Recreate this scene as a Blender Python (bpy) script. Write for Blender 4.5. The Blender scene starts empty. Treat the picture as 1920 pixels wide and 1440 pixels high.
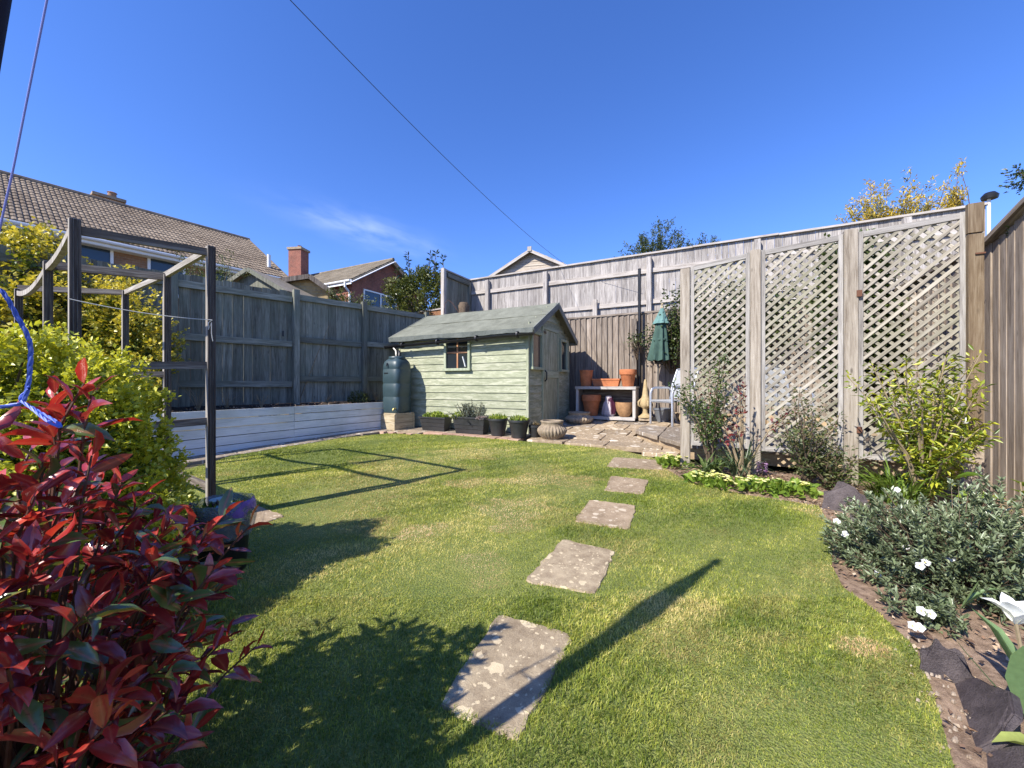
import bpy, bmesh, math, random
import numpy as np
from mathutils import Vector, Matrix

random.seed(7)
rng = np.random.default_rng(11)
R = math.radians
scene = bpy.context.scene
col = scene.collection

# ------------------------------------------------------------------ camera
EYE = 1.05
F = 723.0
cam_data = bpy.data.cameras.new('camera')
cam_data.sensor_width = 36.0
cam_data.lens = 36.0 * F / 1920.0
cam_data.clip_start = 0.02
cam_data.clip_end = 600
cam = bpy.data.objects.new('camera', cam_data)
cam.location = (0, 0, EYE)
cam.rotation_euler = (R(90), 0, 0)
col.objects.link(cam)
scene.camera = cam

# ------------------------------------------------------------------ sky, sun, exposure
SUN_AZ, SUN_EL = R(39.5), R(41.5)          # direction the light travels (from +X towards +Y), elevation
light_dir = Vector((math.cos(SUN_AZ) * math.cos(SUN_EL), math.sin(SUN_AZ) * math.cos(SUN_EL), -math.sin(SUN_EL)))
world = bpy.data.worlds.new('World')
scene.world = world
world.use_nodes = True
wn, wl = world.node_tree.nodes, world.node_tree.links
wn.clear()
w_out = wn.new('ShaderNodeOutputWorld')
w_bg = wn.new('ShaderNodeBackground')
w_bg.inputs['Strength'].default_value = 0.115
sky = wn.new('ShaderNodeTexSky')
sky.sky_type = 'NISHITA'
sky.sun_disc = False
sky.sun_elevation = SUN_EL
sky.sun_rotation = math.atan2(-light_dir.x, -light_dir.y)
sky.air_density = 1.0
sky.dust_density = 0.25
sky.ozone_density = 3.2
sky.altitude = 50
hs = wn.new('ShaderNodeHueSaturation')
hs.inputs['Saturation'].default_value = 1.10
hs.inputs['Value'].default_value = 1.0
tint = wn.new('ShaderNodeMixRGB'); tint.blend_type = 'MULTIPLY'; tint.inputs[0].default_value = 1.0
tint.inputs[2].default_value = (0.90, 0.96, 1.36, 1)
wl.new(sky.outputs[0], tint.inputs[1]); wl.new(tint.outputs[0], hs.inputs['Color'])
# a thin wisp of cirrus over the roofs
tcw = wn.new('ShaderNodeTexCoord')


def wmath(op, a, b=None):
    n = wn.new('ShaderNodeMath'); n.operation = op
    for i, v in enumerate((a, b)):
        if v is None: continue
        if isinstance(v, (int, float)): n.inputs[i].default_value = v
        else: wl.new(v, n.inputs[i])
    return n.outputs[0]


def wdot(vec):
    n = wn.new('ShaderNodeVectorMath'); n.operation = 'DOT_PRODUCT'
    wl.new(tcw.outputs['Generated'], n.inputs[0]); n.inputs[1].default_value = vec
    return n.outputs['Value']


c_dir = Vector((-275, 723, 288)).normalized()
e_al = (Vector((-60, 723, 225)).normalized() - c_dir)
e_al = (e_al - c_dir * e_al.dot(c_dir)).normalized()
e_ac = c_dir.cross(e_al)
da = wmath('SUBTRACT', wdot(e_al), 0.0)
db = wmath('SUBTRACT', wdot(e_ac), 0.0)
comb = wn.new('ShaderNodeCombineXYZ')
wl.new(wmath('MULTIPLY', da, 9.0), comb.inputs[0]); wl.new(wmath('MULTIPLY', db, 30.0), comb.inputs[1])
nz = wn.new('ShaderNodeTexNoise'); nz.inputs['Scale'].default_value = 1.1; nz.inputs['Detail'].default_value = 7; nz.inputs['Distortion'].default_value = 0.25
wl.new(comb.outputs[0], nz.inputs['Vector'])
gauss = wmath('ADD', wmath('POWER', wmath('DIVIDE', da, 0.13), 2.0), wmath('POWER', wmath('DIVIDE', db, 0.030), 2.0))
mask = wmath('POWER', 2.718, wmath('MULTIPLY', gauss, -1.0))
cl = wmath('MULTIPLY', mask, wmath('MAXIMUM', wmath('MULTIPLY', wmath('SUBTRACT', nz.outputs[0], 0.33), 2.2), 0.0))
front = wmath('GREATER_THAN', wdot(c_dir), 0.5)
cl = wmath('MINIMUM', wmath('MULTIPLY', wmath('MULTIPLY', cl, front), 0.36), 0.4)
mixc = wn.new('ShaderNodeMixRGB')
mixc.inputs[2].default_value = (6.2, 7.0, 8.2, 1)
wl.new(cl, mixc.inputs[0]); wl.new(hs.outputs[0], mixc.inputs[1])
wl.new(mixc.outputs[0], w_bg.inputs['Color'])
wl.new(w_bg.outputs[0], w_out.inputs[0])

sun_d = bpy.data.lights.new('sun', 'SUN')
sun_d.energy = 4.9
sun_d.angle = R(0.55)
sun_d.color = (1.0, 0.94, 0.84)
sun = bpy.data.objects.new('sun', sun_d)
sun.rotation_euler = light_dir.to_track_quat('-Z', 'Y').to_euler()
sun.location = (-8, -7, 9)
col.objects.link(sun)
scene.view_settings.view_transform = 'Standard'
scene.view_settings.look = 'None'
scene.view_settings.exposure = 0.78
scene.view_settings.gamma = 1.0
scene.view_settings.use_curve_mapping = False
scene.cycles.max_bounces = 7
scene.cycles.transparent_max_bounces = 8

# ------------------------------------------------------------------ coordinates
def gz(x, y):
    return 0.03 * min(max(y, -4.0), 6.7)


def P(px, py, D):
    """point at depth D along the sight line through a photo pixel"""
    return Vector(((px - 960) / F * D, D, EYE - (py - 720) / F * D))


def G(px, py):
    """point of the garden ground seen at a photo pixel"""
    D = F * EYE / (py - 720 + F * 0.03)
    if D > 6.7: D = F * (EYE - 0.201) / (py - 720)
    return Vector(((px - 960) / F * D, D, gz(0, D)))


OX, OY, ANG = 0.27, 6.5, R(-27.3)          # corner of the shed; its long side, the fences and the screen share this bearing
UX, UY = math.cos(ANG), math.sin(ANG)
VX, VY = -UY, UX


def W(s, t, z=0.0):
    return Vector((OX + UX * s + VX * t, OY + UY * s + VY * t, z))


def S(px, t):
    k = (px - 960) / F
    return (k * (OY + VY * t) - OX - VX * t) / (UX - k * UY)


# ------------------------------------------------------------------ object helpers
def tag(o, label=None, cat=None, group=None, kind=None):
    if label: o['label'] = label
    if cat: o['category'] = cat
    if group: o['group'] = group
    if kind: o['kind'] = kind
    return o


def thing(name, label, cat, loc=(0, 0, 0), rz=0.0, group=None):
    o = bpy.data.objects.new(name, None)
    o.empty_display_size = 0.1
    o.location = loc; o.rotation_euler = (0, 0, rz)
    col.objects.link(o)
    return tag(o, label, cat, group)


def link(name, me, parent=None):
    o = bpy.data.objects.new(name, me)
    col.objects.link(o)
    if parent is not None: o.parent = parent
    return o


class MB:
    """collects shapes into one mesh"""
    def __init__(s): s.v, s.f = [], []

    def add(s, verts, faces):
        b = len(s.v)
        s.v += [tuple(p) for p in verts]
        s.f += [tuple(i + b for i in f) for f in faces]
        return s

    def box(s, c, size, rot=None):
        hx, hy, hz = size[0] / 2, size[1] / 2, size[2] / 2
        pts = [Vector((x, y, z)) for x in (-hx, hx) for y in (-hy, hy) for z in (-hz, hz)]
        c = Vector(c)
        pts = [(rot @ p if rot is not None else p) + c for p in pts]
        return s.add(pts, [(0, 1, 3, 2), (4, 6, 7, 5), (0, 4, 5, 1), (2, 3, 7, 6), (0, 2, 6, 4), (1, 5, 7, 3)])

    def bar(s, a, b, w, t, up=(0, 0, 1)):
        a, b = Vector(a), Vector(b)
        d = (b - a); L = d.length; d.normalize()
        side = d.cross(Vector(up))
        if side.length < 1e-4: side = d.cross(Vector((1, 0, 0)))
        side.normalize(); n = side.cross(d)
        m = Matrix((side, n, d)).transposed()
        return s.box((a + b) / 2, (w, t, L), m)

    def tube(s, pts, r, n=6, cap=True):
        pts = [Vector(p) for p in pts]
        rs = r if isinstance(r, (list, tuple)) else [r] * len(pts)
        rings = []
        prev = None
        for i, p in enumerate(pts):
            d = (pts[min(i + 1, len(pts) - 1)] - pts[max(i - 1, 0)])
            if d.length < 1e-9: d = Vector((0, 0, 1))
            d.normalize()
            ref = prev if prev is not None else (Vector((0, 0, 1)) if abs(d.z) < 0.9 else Vector((1, 0, 0)))
            a = d.cross(ref)
            if a.length < 1e-4: a = d.cross(Vector((1, 0.3, 0)))
            a.normalize(); b = a.cross(d); prev = b
            prev = b
            rings.append([p + (a * math.cos(2 * math.pi * k / n) + b * math.sin(2 * math.pi * k / n)) * rs[i] for k in range(n)])
            prev = b
        v = [q for rg in rings for q in rg]
        f = []
        for i in range(len(pts) - 1):
            for k in range(n):
                f.append((i * n + k, i * n + (k + 1) % n, (i + 1) * n + (k + 1) % n, (i + 1) * n + k))
        if cap:
            f.append(tuple(range(n - 1, -1, -1)))
            f.append(tuple(range((len(pts) - 1) * n, len(pts) * n)))
        return s.add(v, f)

    def lathe(s, prof, c=(0, 0, 0), n=28, mod=None, sx=1.0, sy=1.0, close=False):
        """prof: list of (radius, z); mod(angle, i) scales the radius"""
        c = Vector(c); v = []
        for i, (r, z) in enumerate(prof):
            for k in range(n):
                a = 2 * math.pi * k / n
                q = r * (mod(a, i) if mod else 1.0)
                v.append(c + Vector((q * math.cos(a) * sx, q * math.sin(a) * sy, z)))
        f = []
        for i in range(len(prof) - 1):
            for k in range(n):
                f.append((i * n + k, i * n + (k + 1) % n, (i + 1) * n + (k + 1) % n, (i + 1) * n + k))
        f.append(tuple(range(n - 1, -1, -1)))
        f.append(tuple(range((len(prof) - 1) * n, len(prof) * n)))
        return s.add(v, f)

    def prism(s, poly, h0, h1):
        """poly: xy outline (counter-clockwise), from z h0 to h1"""
        n = len(poly)
        v = [(x, y, h0) for x, y in poly] + [(x, y, h1) for x, y in poly]
        f = [tuple(range(n - 1, -1, -1)), tuple(range(n, 2 * n))]
        f += [(i, (i + 1) % n, n + (i + 1) % n, n + i) for i in range(n)]
        return s.add(v, f)

    def build(s, name, mat, parent=None, smooth=False, bevel=0.0, seg=2):
        me = bpy.data.meshes.new(name)
        me.from_pydata(s.v, [], s.f)
        if bevel:
            bm = bmesh.new(); bm.from_mesh(me)
            bmesh.ops.bevel(bm, geom=[e for e in bm.edges if e.is_manifold and e.calc_face_angle(0) > 0.6], offset=bevel, segments=seg, affect='EDGES', clamp_overlap=True)
            bm.to_mesh(me); bm.free()
        me.materials.append(mat)
        if smooth:
            me.polygons.foreach_set('use_smooth', [True] * len(me.polygons))
            try: me.set_sharp_from_angle(angle=R(38))
            except Exception: pass
        me.update()
        return link(name, me, parent)


_unit = {}


def board(parent, name, mat, c, along, length, wide, width, thick):
    """one plank: a shared box mesh, scaled; 'along' and 'wide' are directions in the parent's frame"""
    me = _unit.get((name, mat.name))
    if me is None:
        mb = MB().box((0, 0, 0), (1, 1, 1))
        me = bpy.data.meshes.new(name)
        me.from_pydata(mb.v, [], mb.f); me.materials.append(mat); me.update()
        _unit[(name, mat.name)] = me
    o = link(name, me, parent)
    z = Vector(along).normalized(); x = Vector(wide); x = (x - z * x.dot(z)).normalized(); y = z.cross(x)
    m = Matrix((x * width, y * thick, z * length)).transposed().to_4x4()
    m.translation = Vector(c)
    o.matrix_basis = m
    o['wide'], o['thick'], o['long'] = float(width), float(thick), float(length)
    return o


def tri_mesh(name, V, Fc, mat, attrs=None, parent=None, smooth=True):
    me = bpy.data.meshes.new(name)
    V = np.ascontiguousarray(V, dtype=np.float32); Fc = np.ascontiguousarray(Fc, dtype=np.int32)
    me.vertices.add(len(V)); me.vertices.foreach_set('co', V.ravel())
    me.loops.add(Fc.size); me.loops.foreach_set('vertex_index', Fc.ravel())
    me.polygons.add(len(Fc)); me.polygons.foreach_set('loop_start', np.arange(0, Fc.size, 3, dtype=np.int32))
    me.polygons.foreach_set('loop_total', np.full(len(Fc), 3, dtype=np.int32))
    if smooth: me.polygons.foreach_set('use_smooth', np.ones(len(Fc), dtype=bool))
    for k, a in (attrs or {}).items():
        at = me.attributes.new(k, 'FLOAT', 'POINT'); at.data.foreach_set('value', np.ascontiguousarray(a, dtype=np.float32))
    me.materials.append(mat)
    me.update(calc_edges=True)
    return link(name, me, parent)


def nrm(a):
    return a / np.maximum(np.linalg.norm(a, axis=-1, keepdims=True), 1e-9)


# leaf templates: columns are across, along, up
T_SMALL = (np.array([(0, 0, 0), (.5, .5, .10), (0, 1, -.06), (-.5, .5, .10)], float), np.array([(0, 1, 2), (0, 2, 3)]))
T_LEAF = (np.array([(0, 0, 0), (.34, .22, .07), (0, .25, .02), (-.34, .22, .07), (.5, .52, .09), (0, .55, .01), (-.5, .52, .09),
                    (.30, .82, .02), (0, .83, -.04), (-.30, .82, .02), (0, 1, -.12)], float),
          np.array([(0, 1, 2), (0, 2, 3), (1, 4, 5), (1, 5, 2), (2, 5, 6), (2, 6, 3), (4, 7, 8), (4, 8, 5), (5, 8, 9), (5, 9, 6), (7, 10, 8), (8, 10, 9)]))
T_STRAP = (np.array([(-.5, 0, 0), (.5, 0, 0), (-.5, .35, .03), (.5, .35, .03), (-.42, .7, -.03), (.42, .7, -.03), (0, 1, -.2)], float),
           np.array([(0, 1, 3), (0, 3, 2), (2, 3, 5), (2, 5, 4), (4, 5, 6)]))


def leaf_arrays(pos, d, ln, wd, T, up=None, roll=0.6, curl=.6):
    """leaf geometry for N leaves: base position, direction, length, width"""
    N = len(pos); d = nrm(d)
    u = np.tile(np.array([0, 0, 1.0]), (N, 1)) if up is None else up
    u = u + rng.normal(0, roll, (N, 3))
    side = nrm(np.cross(d, u)); n = np.cross(side, d)
    tv, tf = T
    k = len(tv)
    ln = np.broadcast_to(np.asarray(ln, float), (N,)); wd = np.broadcast_to(np.asarray(wd, float), (N,))
    zc = np.clip(rng.normal(1.1, curl, N), -.3, 2.6)
    V = pos[:, None, :] + tv[None, :, 0, None] * (wd[:, None, None] * side[:, None, :]) + tv[None, :, 1, None] * (ln[:, None, None] * d[:, None, :]) \
        + tv[None, :, 2, None] * ((ln * zc)[:, None, None] * n[:, None, :])
    Fc = tf[None] + (np.arange(N) * k)[:, None, None]
    return V.reshape(-1, 3), Fc.reshape(-1, 3), k


def leaves(name, pos, d, ln, wd, mat, parent=None, T=T_SMALL, rnd=None, up=None, roll=0.6):
    V, Fc, k = leaf_arrays(pos, d, ln, wd, T, up, roll)
    if rnd is None: rnd = rng.random(len(pos))
    return tri_mesh(name, V, Fc, mat, {'rnd': np.repeat(rnd, k)}, parent)


def ball_dirs(n):
    return nrm(rng.normal(size=(n, 3)))


def lump(dirs, seed, amp=.18, fr=3.0):
    """a smooth uneven factor over directions"""
    r = np.random.default_rng(seed)
    out = np.ones(len(dirs))
    for i in range(5):
        a = r.normal(size=3) * fr; out += amp * .5 * np.sin(dirs @ a + r.random() * 6.28)
    return out


# ------------------------------------------------------------------ materials
def new_mat(name):
    m = bpy.data.materials.new(name); m.use_nodes = True
    nt = m.node_tree; nt.nodes.clear()
    out = nt.nodes.new('ShaderNodeOutputMaterial')
    b = nt.nodes.new('ShaderNodeBsdfPrincipled')
    nt.links.new(b.outputs[0], out.inputs[0])
    return m, nt, b, out


def setin(nt, sock, v):
    if hasattr(v, 'node'): nt.links.new(v, sock)
    else:
        if isinstance(v, tuple) and len(v) == 3 and sock.type == 'RGBA': v = (*v, 1)
        sock.default_value = v


def node(nt, t, props=None, **ins):
    n = nt.nodes.new(t)
    for k, v in (props or {}).items(): setattr(n, k, v)
    for k, v in ins.items():
        k2 = k.replace('_', ' ')
        s = n.inputs[k2] if k2 in n.inputs else n.inputs[int(k[1:])]
        setin(nt, s, v)
    return n


def ramp(nt, fac, stops, mode='LINEAR'):
    n = nt.nodes.new('ShaderNodeValToRGB'); n.color_ramp.interpolation = mode
    cr = n.color_ramp
    while len(cr.elements) < len(stops): cr.elements.new(0.5)
    for e, (p, c) in zip(cr.elements, stops):
        e.position = p; e.color = (*c, 1) if len(c) == 3 else c
    setin(nt, n.inputs[0], fac)
    return n.outputs[0]


def mth(nt, op, a, b=0.0, c=None):
    n = nt.nodes.new('ShaderNodeMath'); n.operation = op
    setin(nt, n.inputs[0], a); setin(nt, n.inputs[1], b)
    if c is not None: setin(nt, n.inputs[2], c)
    return n.outputs[0]


def mixrgb(nt, fac, a, b, mode='MIX'):
    n = nt.nodes.new('ShaderNodeMixRGB'); n.blend_type = mode
    setin(nt, n.inputs[0], fac); setin(nt, n.inputs[1], a); setin(nt, n.inputs[2], b)
    return n.outputs[0]


def bump(nt, b, h, strength=.3, dist=.01):
    n = node(nt, 'ShaderNodeBump', Strength=strength, Distance=dist, Height=h)
    nt.links.new(n.outputs[0], b.inputs['Normal'])


def grey(v): return (v, v, v)


def wood(name, dark, mid, light, rough=.85, gx=2.4, gl=1.3, var=.35, knot=.8, moss=None, bstr=.35, mixm=.25):
    """planks: object space of the unit box, z along the grain"""
    m, nt, b, _ = new_mat(name)
    tc = node(nt, 'ShaderNodeTexCoord'); oi = node(nt, 'ShaderNodeObjectInfo')
    dims = []
    for pn_ in ('wide', 'thick', 'long'):                    # real size of a scaled plank (0 on meshes built in metres)
        at = node(nt, 'ShaderNodeAttribute', {'attribute_type': 'OBJECT', 'attribute_name': pn_})
        dims.append(mth(nt, 'ADD', at.outputs['Fac'], mth(nt, 'LESS_THAN', at.outputs['Fac'], .0001)))
    dv = node(nt, 'ShaderNodeCombineXYZ', X=dims[0], Y=dims[1], Z=dims[2])
    ob = node(nt, 'ShaderNodeVectorMath', {'operation': 'MULTIPLY'}, i0=tc.outputs['Object'], i1=dv.outputs[0])
    off = node(nt, 'ShaderNodeCombineXYZ')
    setin(nt, off.inputs[0], mth(nt, 'MULTIPLY', oi.outputs['Random'], 37.0)); setin(nt, off.inputs[2], mth(nt, 'MULTIPLY', oi.outputs['Random'], 91.0))
    vec = node(nt, 'ShaderNodeVectorMath', {'operation': 'ADD'}, i0=ob.outputs[0], i1=off.outputs[0])
    mp = node(nt, 'ShaderNodeMapping', Vector=vec.outputs[0], Scale=(gx * 9, gx * 9, gl * 1.1))
    g1 = node(nt, 'ShaderNodeTexNoise', Vector=mp.outputs[0], Scale=1.0, Detail=7.0, Roughness=.62, Distortion=.8)
    mp2 = node(nt, 'ShaderNodeMapping', Vector=vec.outputs[0], Scale=(gx * 45, gx * 45, gl * 4))
    g2 = node(nt, 'ShaderNodeTexNoise', Vector=mp2.outputs[0], Scale=1.0, Detail=3.0, Roughness=.7)
    mp3 = node(nt, 'ShaderNodeMapping', Vector=vec.outputs[0], Scale=(4, 4, 2.2))
    g3 = node(nt, 'ShaderNodeTexNoise', Vector=mp3.outputs[0], Scale=1.0, Detail=3.0)
    f = mth(nt, 'ADD', mth(nt, 'MULTIPLY', g1.outputs[0], .55), mth(nt, 'MULTIPLY', g2.outputs[0], .45))
    c = ramp(nt, f, [(.37, dark), (.49, mid), (.62, light)])
    c = mixrgb(nt, mth(nt, 'MULTIPLY', g3.outputs[0], mixm), c, mid)
    v = mth(nt, 'ADD', mth(nt, 'MULTIPLY', oi.outputs['Random'], var), 1.0 - var / 2)
    c = mixrgb(nt, 1.0, c, node(nt, 'ShaderNodeCombineColor', Red=v, Green=v, Blue=v).outputs[0], 'MULTIPLY')
    if knot:
        mpk = node(nt, 'ShaderNodeMapping', Vector=vec.outputs[0], Scale=(10.0, .01, 4.0))
        vo = node(nt, 'ShaderNodeTexVoronoi', Vector=mpk.outputs[0], Scale=1.0)
        sepk = node(nt, 'ShaderNodeSeparateColor', Color=vo.outputs['Color'])
        k = mth(nt, 'MULTIPLY', ramp(nt, vo.outputs['Distance'], [(.06, (1, 1, 1)), (.15, (0, 0, 0))]), mth(nt, 'GREATER_THAN', sepk.outputs[0], .5))
        c = mixrgb(nt, mth(nt, 'MULTIPLY', k, knot * .6), c, tuple(x * .45 for x in dark))
    if moss:
        geo = node(nt, 'ShaderNodeNewGeometry')
        gm = node(nt, 'ShaderNodeTexNoise', Vector=geo.outputs['Position'], Scale=2.3, Detail=4.0)
        k = ramp(nt, gm.outputs[0], [(.46, (0, 0, 0)), (.68, (1, 1, 1))])
        c = mixrgb(nt, mth(nt, 'MULTIPLY', k, .6), c, moss)
    setin(nt, b.inputs['Base Color'], c)
    b.inputs['Roughness'].default_value = rough
    b.inputs['Specular IOR Level'].default_value = .25
    bump(nt, b, f, bstr, .006)
    return m


def plain(name, c, rough=.5, metal=0.0, var=.12, scale=6.0, spec=.5, bstr=0.0, coat=0.0):
    m, nt, b, _ = new_mat(name)
    tc = node(nt, 'ShaderNodeTexCoord')
    n = node(nt, 'ShaderNodeTexNoise', Vector=tc.outputs['Object'], Scale=scale, Detail=5.0, Roughness=.65)
    cc = ramp(nt, n.outputs[0], [(.3, tuple(x * (1 - var) for x in c)), (.7, tuple(min(1, x * (1 + var)) for x in c))])
    setin(nt, b.inputs['Base Color'], cc)
    setin(nt, b.inputs['Roughness'], mth(nt, 'ADD', mth(nt, 'MULTIPLY', n.outputs[0], .25), rough - .12))
    b.inputs['Metallic'].default_value = metal
    b.inputs['Specular IOR Level'].default_value = spec
    if bstr: bump(nt, b, n.outputs[0], bstr, .01)
    return m


def stone(name, c0, c1, lichen=None, amount=.5, lsc=7.0, scale=14.0, bstr=.5, rough=.9):
    m, nt, b, _ = new_mat(name)
    geo = node(nt, 'ShaderNodeNewGeometry'); oi = node(nt, 'ShaderNodeObjectInfo')
    n1 = node(nt, 'ShaderNodeTexNoise', Vector=geo.outputs['Position'], Scale=scale, Detail=8.0, Roughness=.7)
    n2 = node(nt, 'ShaderNodeTexNoise', Vector=geo.outputs['Position'], Scale=scale * 14, Detail=3.0, Roughness=.7)
    n3 = node(nt, 'ShaderNodeTexNoise', Vector=geo.outputs['Position'], Scale=scale * .2, Detail=3.0)
    f = mth(nt, 'ADD', mth(nt, 'MULTIPLY', n1.outputs[0], .5), mth(nt, 'ADD', mth(nt, 'MULTIPLY', n2.outputs[0], .3), mth(nt, 'MULTIPLY', n3.outputs[0], .2)))
    c = ramp(nt, f, [(.40, c0), (.59, c1)])
    v = mth(nt, 'ADD', mth(nt, 'MULTIPLY', oi.outputs['Random'], .3), .85)
    c = mixrgb(nt, 1.0, c, node(nt, 'ShaderNodeCombineColor', Red=v, Green=v, Blue=v).outputs[0], 'MULTIPLY')
    if lichen:
        nw = node(nt, 'ShaderNodeTexNoise', Vector=geo.outputs['Position'], Scale=38.0, Detail=4.0)
        wv = node(nt, 'ShaderNodeVectorMath', {'operation': 'MULTIPLY_ADD'}, i0=nw.outputs['Color'], i1=(.035, .035, .035), i2=geo.outputs['Position'])
        fl = node(nt, 'ShaderNodeMapping', Vector=wv.outputs[0], Scale=(1, 1, .05))
        tot = None
        for sc, th in ((lsc, .36), (lsc * 2.3, .30), (lsc * 6, .30)):
            vo = node(nt, 'ShaderNodeTexVoronoi', Vector=fl.outputs[0], Scale=sc)
            sep = node(nt, 'ShaderNodeSeparateColor', Color=vo.outputs['Color'])
            rad = mth(nt, 'MULTIPLY', sep.outputs[0], th + .08)
            on = mth(nt, 'LESS_THAN', sep.outputs[1], amount)
            k = mth(nt, 'MULTIPLY', mth(nt, 'LESS_THAN', vo.outputs['Distance'], rad), on)
            tot = k if tot is None else mth(nt, 'MAXIMUM', tot, k)
        c = mixrgb(nt, mth(nt, 'MULTIPLY', tot, mth(nt, 'ADD', .35, mth(nt, 'MULTIPLY', n1.outputs[0], .9))), c, lichen)
    setin(nt, b.inputs['Base Color'], c)
    b.inputs['Roughness'].default_value = rough
    b.inputs['Specular IOR Level'].default_value = .25
    bump(nt, b, f, bstr, .012)
    return m


def brick_mat(name, c1, c2, mortar, sc=1.0):
    m, nt, b, _ = new_mat(name)
    tc = node(nt, 'ShaderNodeTexCoord')
    sx = node(nt, 'ShaderNodeSeparateXYZ', Vector=tc.outputs['Object'])
    cb = node(nt, 'ShaderNodeCombineXYZ')
    setin(nt, cb.inputs[0], mth(nt, 'ADD', sx.outputs[0], sx.outputs[1])); setin(nt, cb.inputs[1], sx.outputs[2])
    br = node(nt, 'ShaderNodeTexBrick', Vector=cb.outputs[0], Color1=c1, Color2=c2, Mortar=mortar, Scale=1.0 * sc)
    br.inputs['Brick Width'].default_value = .225; br.inputs['Row Height'].default_value = .075; br.inputs['Mortar Size'].default_value = .008
    n = node(nt, 'ShaderNodeTexNoise', Vector=tc.outputs['Object'], Scale=2.0, Detail=5.0)
    n2 = node(nt, 'ShaderNodeTexNoise', Vector=tc.outputs['Object'], Scale=9.0, Detail=4.0)
    c = mixrgb(nt, .45, br.outputs[0], ramp(nt, mth(nt, 'ADD', mth(nt, 'MULTIPLY', n.outputs[0], .5), mth(nt, 'MULTIPLY', n2.outputs[0], .5)), [(.38, tuple(x * .35 for x in c1)), (.64, tuple(x * 1.25 for x in c2))]))
    setin(nt, b.inputs['Base Color'], c); b.inputs['Roughness'].default_value = .9
    bump(nt, b, br.outputs['Fac'], -.3, .01)
    return m


def leaf_mat(name, stops, rough=.45, trans=.35, tcol=None, spec=.5, rib=None):
    """colour by the per-leaf 'rnd' attribute"""
    m, nt, b, out = new_mat(name)
    at = node(nt, 'ShaderNodeAttribute', {'attribute_name': 'rnd'})
    c = ramp(nt, at.outputs['Fac'], stops)
    geo = node(nt, 'ShaderNodeNewGeometry')
    n = node(nt, 'ShaderNodeTexNoise', Vector=geo.outputs['Position'], Scale=60.0, Detail=2.0)
    v = mth(nt, 'ADD', mth(nt, 'MULTIPLY', n.outputs[0], .5), .75)
    c = mixrgb(nt, 1.0, c, node(nt, 'ShaderNodeCombineColor', Red=v, Green=v, Blue=v).outputs[0], 'MULTIPLY')
    if rib:
        ar_ = node(nt, 'ShaderNodeAttribute', {'attribute_name': 'rib'})
        k_ = mth(nt, 'MULTIPLY', mth(nt, 'POWER', ar_.outputs['Fac'], 5.0), .55)
        c = mixrgb(nt, k_, c, rib)
        sp_n = node(nt, 'ShaderNodeTexNoise', Vector=geo.outputs['Position'], Scale=170.0, Detail=3.0)
        c = mixrgb(nt, ramp(nt, sp_n.outputs[0], [(.64, (0, 0, 0)), (.72, (.55, .55, .55))]), c, (.10, .035, .02))
        bump(nt, b, mth(nt, 'ADD', ar_.outputs['Fac'], mth(nt, 'MULTIPLY', n.outputs[0], .6)), .25, .004)
    setin(nt, b.inputs['Base Color'], c)
    b.inputs['Roughness'].default_value = rough
    b.inputs['Specular IOR Level'].default_value = spec
    tr = node(nt, 'ShaderNodeBsdfTranslucent', Color=mixrgb(nt, 1.0, c, tcol or (1.35, 1.3, .7), 'MULTIPLY'))
    mx = node(nt, 'ShaderNodeMixShader', Fac=trans)
    nt.links.new(b.outputs[0], mx.inputs[1]); nt.links.new(tr.outputs[0], mx.inputs[2])
    nt.links.new(mx.outputs[0], out.inputs[0])
    return m


def glass_mat(name, c=(.02, .025, .03), rough=.05):
    m, nt, b, _ = new_mat(name)
    b.inputs['Base Color'].default_value = (*c, 1); b.inputs['Roughness'].default_value = rough
    b.inputs['Specular IOR Level'].default_value = .6
    return m


M = {}
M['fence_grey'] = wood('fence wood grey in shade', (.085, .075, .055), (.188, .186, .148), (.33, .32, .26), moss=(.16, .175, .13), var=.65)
M['fence_silver'] = wood('silvered fence boards', (.13, .115, .105), (.29, .265, .245), (.48, .45, .415), var=.4, knot=.6)
M['fence_brown'] = wood('brown weathered featherboards', (.095, .072, .055), (.21, .17, .135), (.37, .315, .26), var=.35, knot=.9)
M['fence_right'] = wood('right fence boards', (.12, .09, .065), (.25, .20, .155), (.36, .30, .24), var=.3, knot=.9)
M['rail_silver'] = wood('pale silvered rail', (.24, .21, .18), (.40, .36, .32), (.54, .50, .46), var=.15, knot=.5)
M['rust_fence'] = wood('rust brown fence', (.09, .04, .02), (.21, .10, .05), (.32, .16, .08), var=.3)
M['trellis'] = wood('trellis slats', (.15, .13, .105), (.29, .26, .21), (.44, .405, .34), var=.5, knot=0, moss=(.27, .262, .17))
M['trellis_post'] = wood('trellis posts', (.15, .12, .09), (.32, .275, .22), (.46, .41, .34), var=.25, knot=1.2)
M['trellis_frame'] = wood('trellis frame laths', (.17, .155, .14), (.30, .28, .255), (.43, .41, .38), var=.2, knot=.3)
M['brown_board'] = wood('brown board', (.09, .06, .035), (.165, .12, .075), (.24, .19, .13), var=.1, knot=.6)
M['frame_wood'] = wood('dark frame timber', (.06, .046, .038), (.14, .112, .09), (.33, .29, .24), var=.25, knot=.3)
M['frame_shaded'] = wood('shaded frame face', (.03, .023, .02), (.07, .055, .046), (.14, .115, .098), var=.2, knot=0)  # shade of the grooved post faces put into the colour
M['frame_lit'] = wood('sunlit frame timber', (.16, .135, .11), (.31, .28, .24), (.46, .43, .38), var=.2, knot=.4)  # paler copy of the timber, sunlight put into its colour
M['bed_white'] = wood('white painted boards', (.55, .56, .56), (.74, .75, .75), (.83, .84, .84), rough=.6, var=.08, knot=.3, bstr=.15, moss=(.50, .50, .44))
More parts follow.
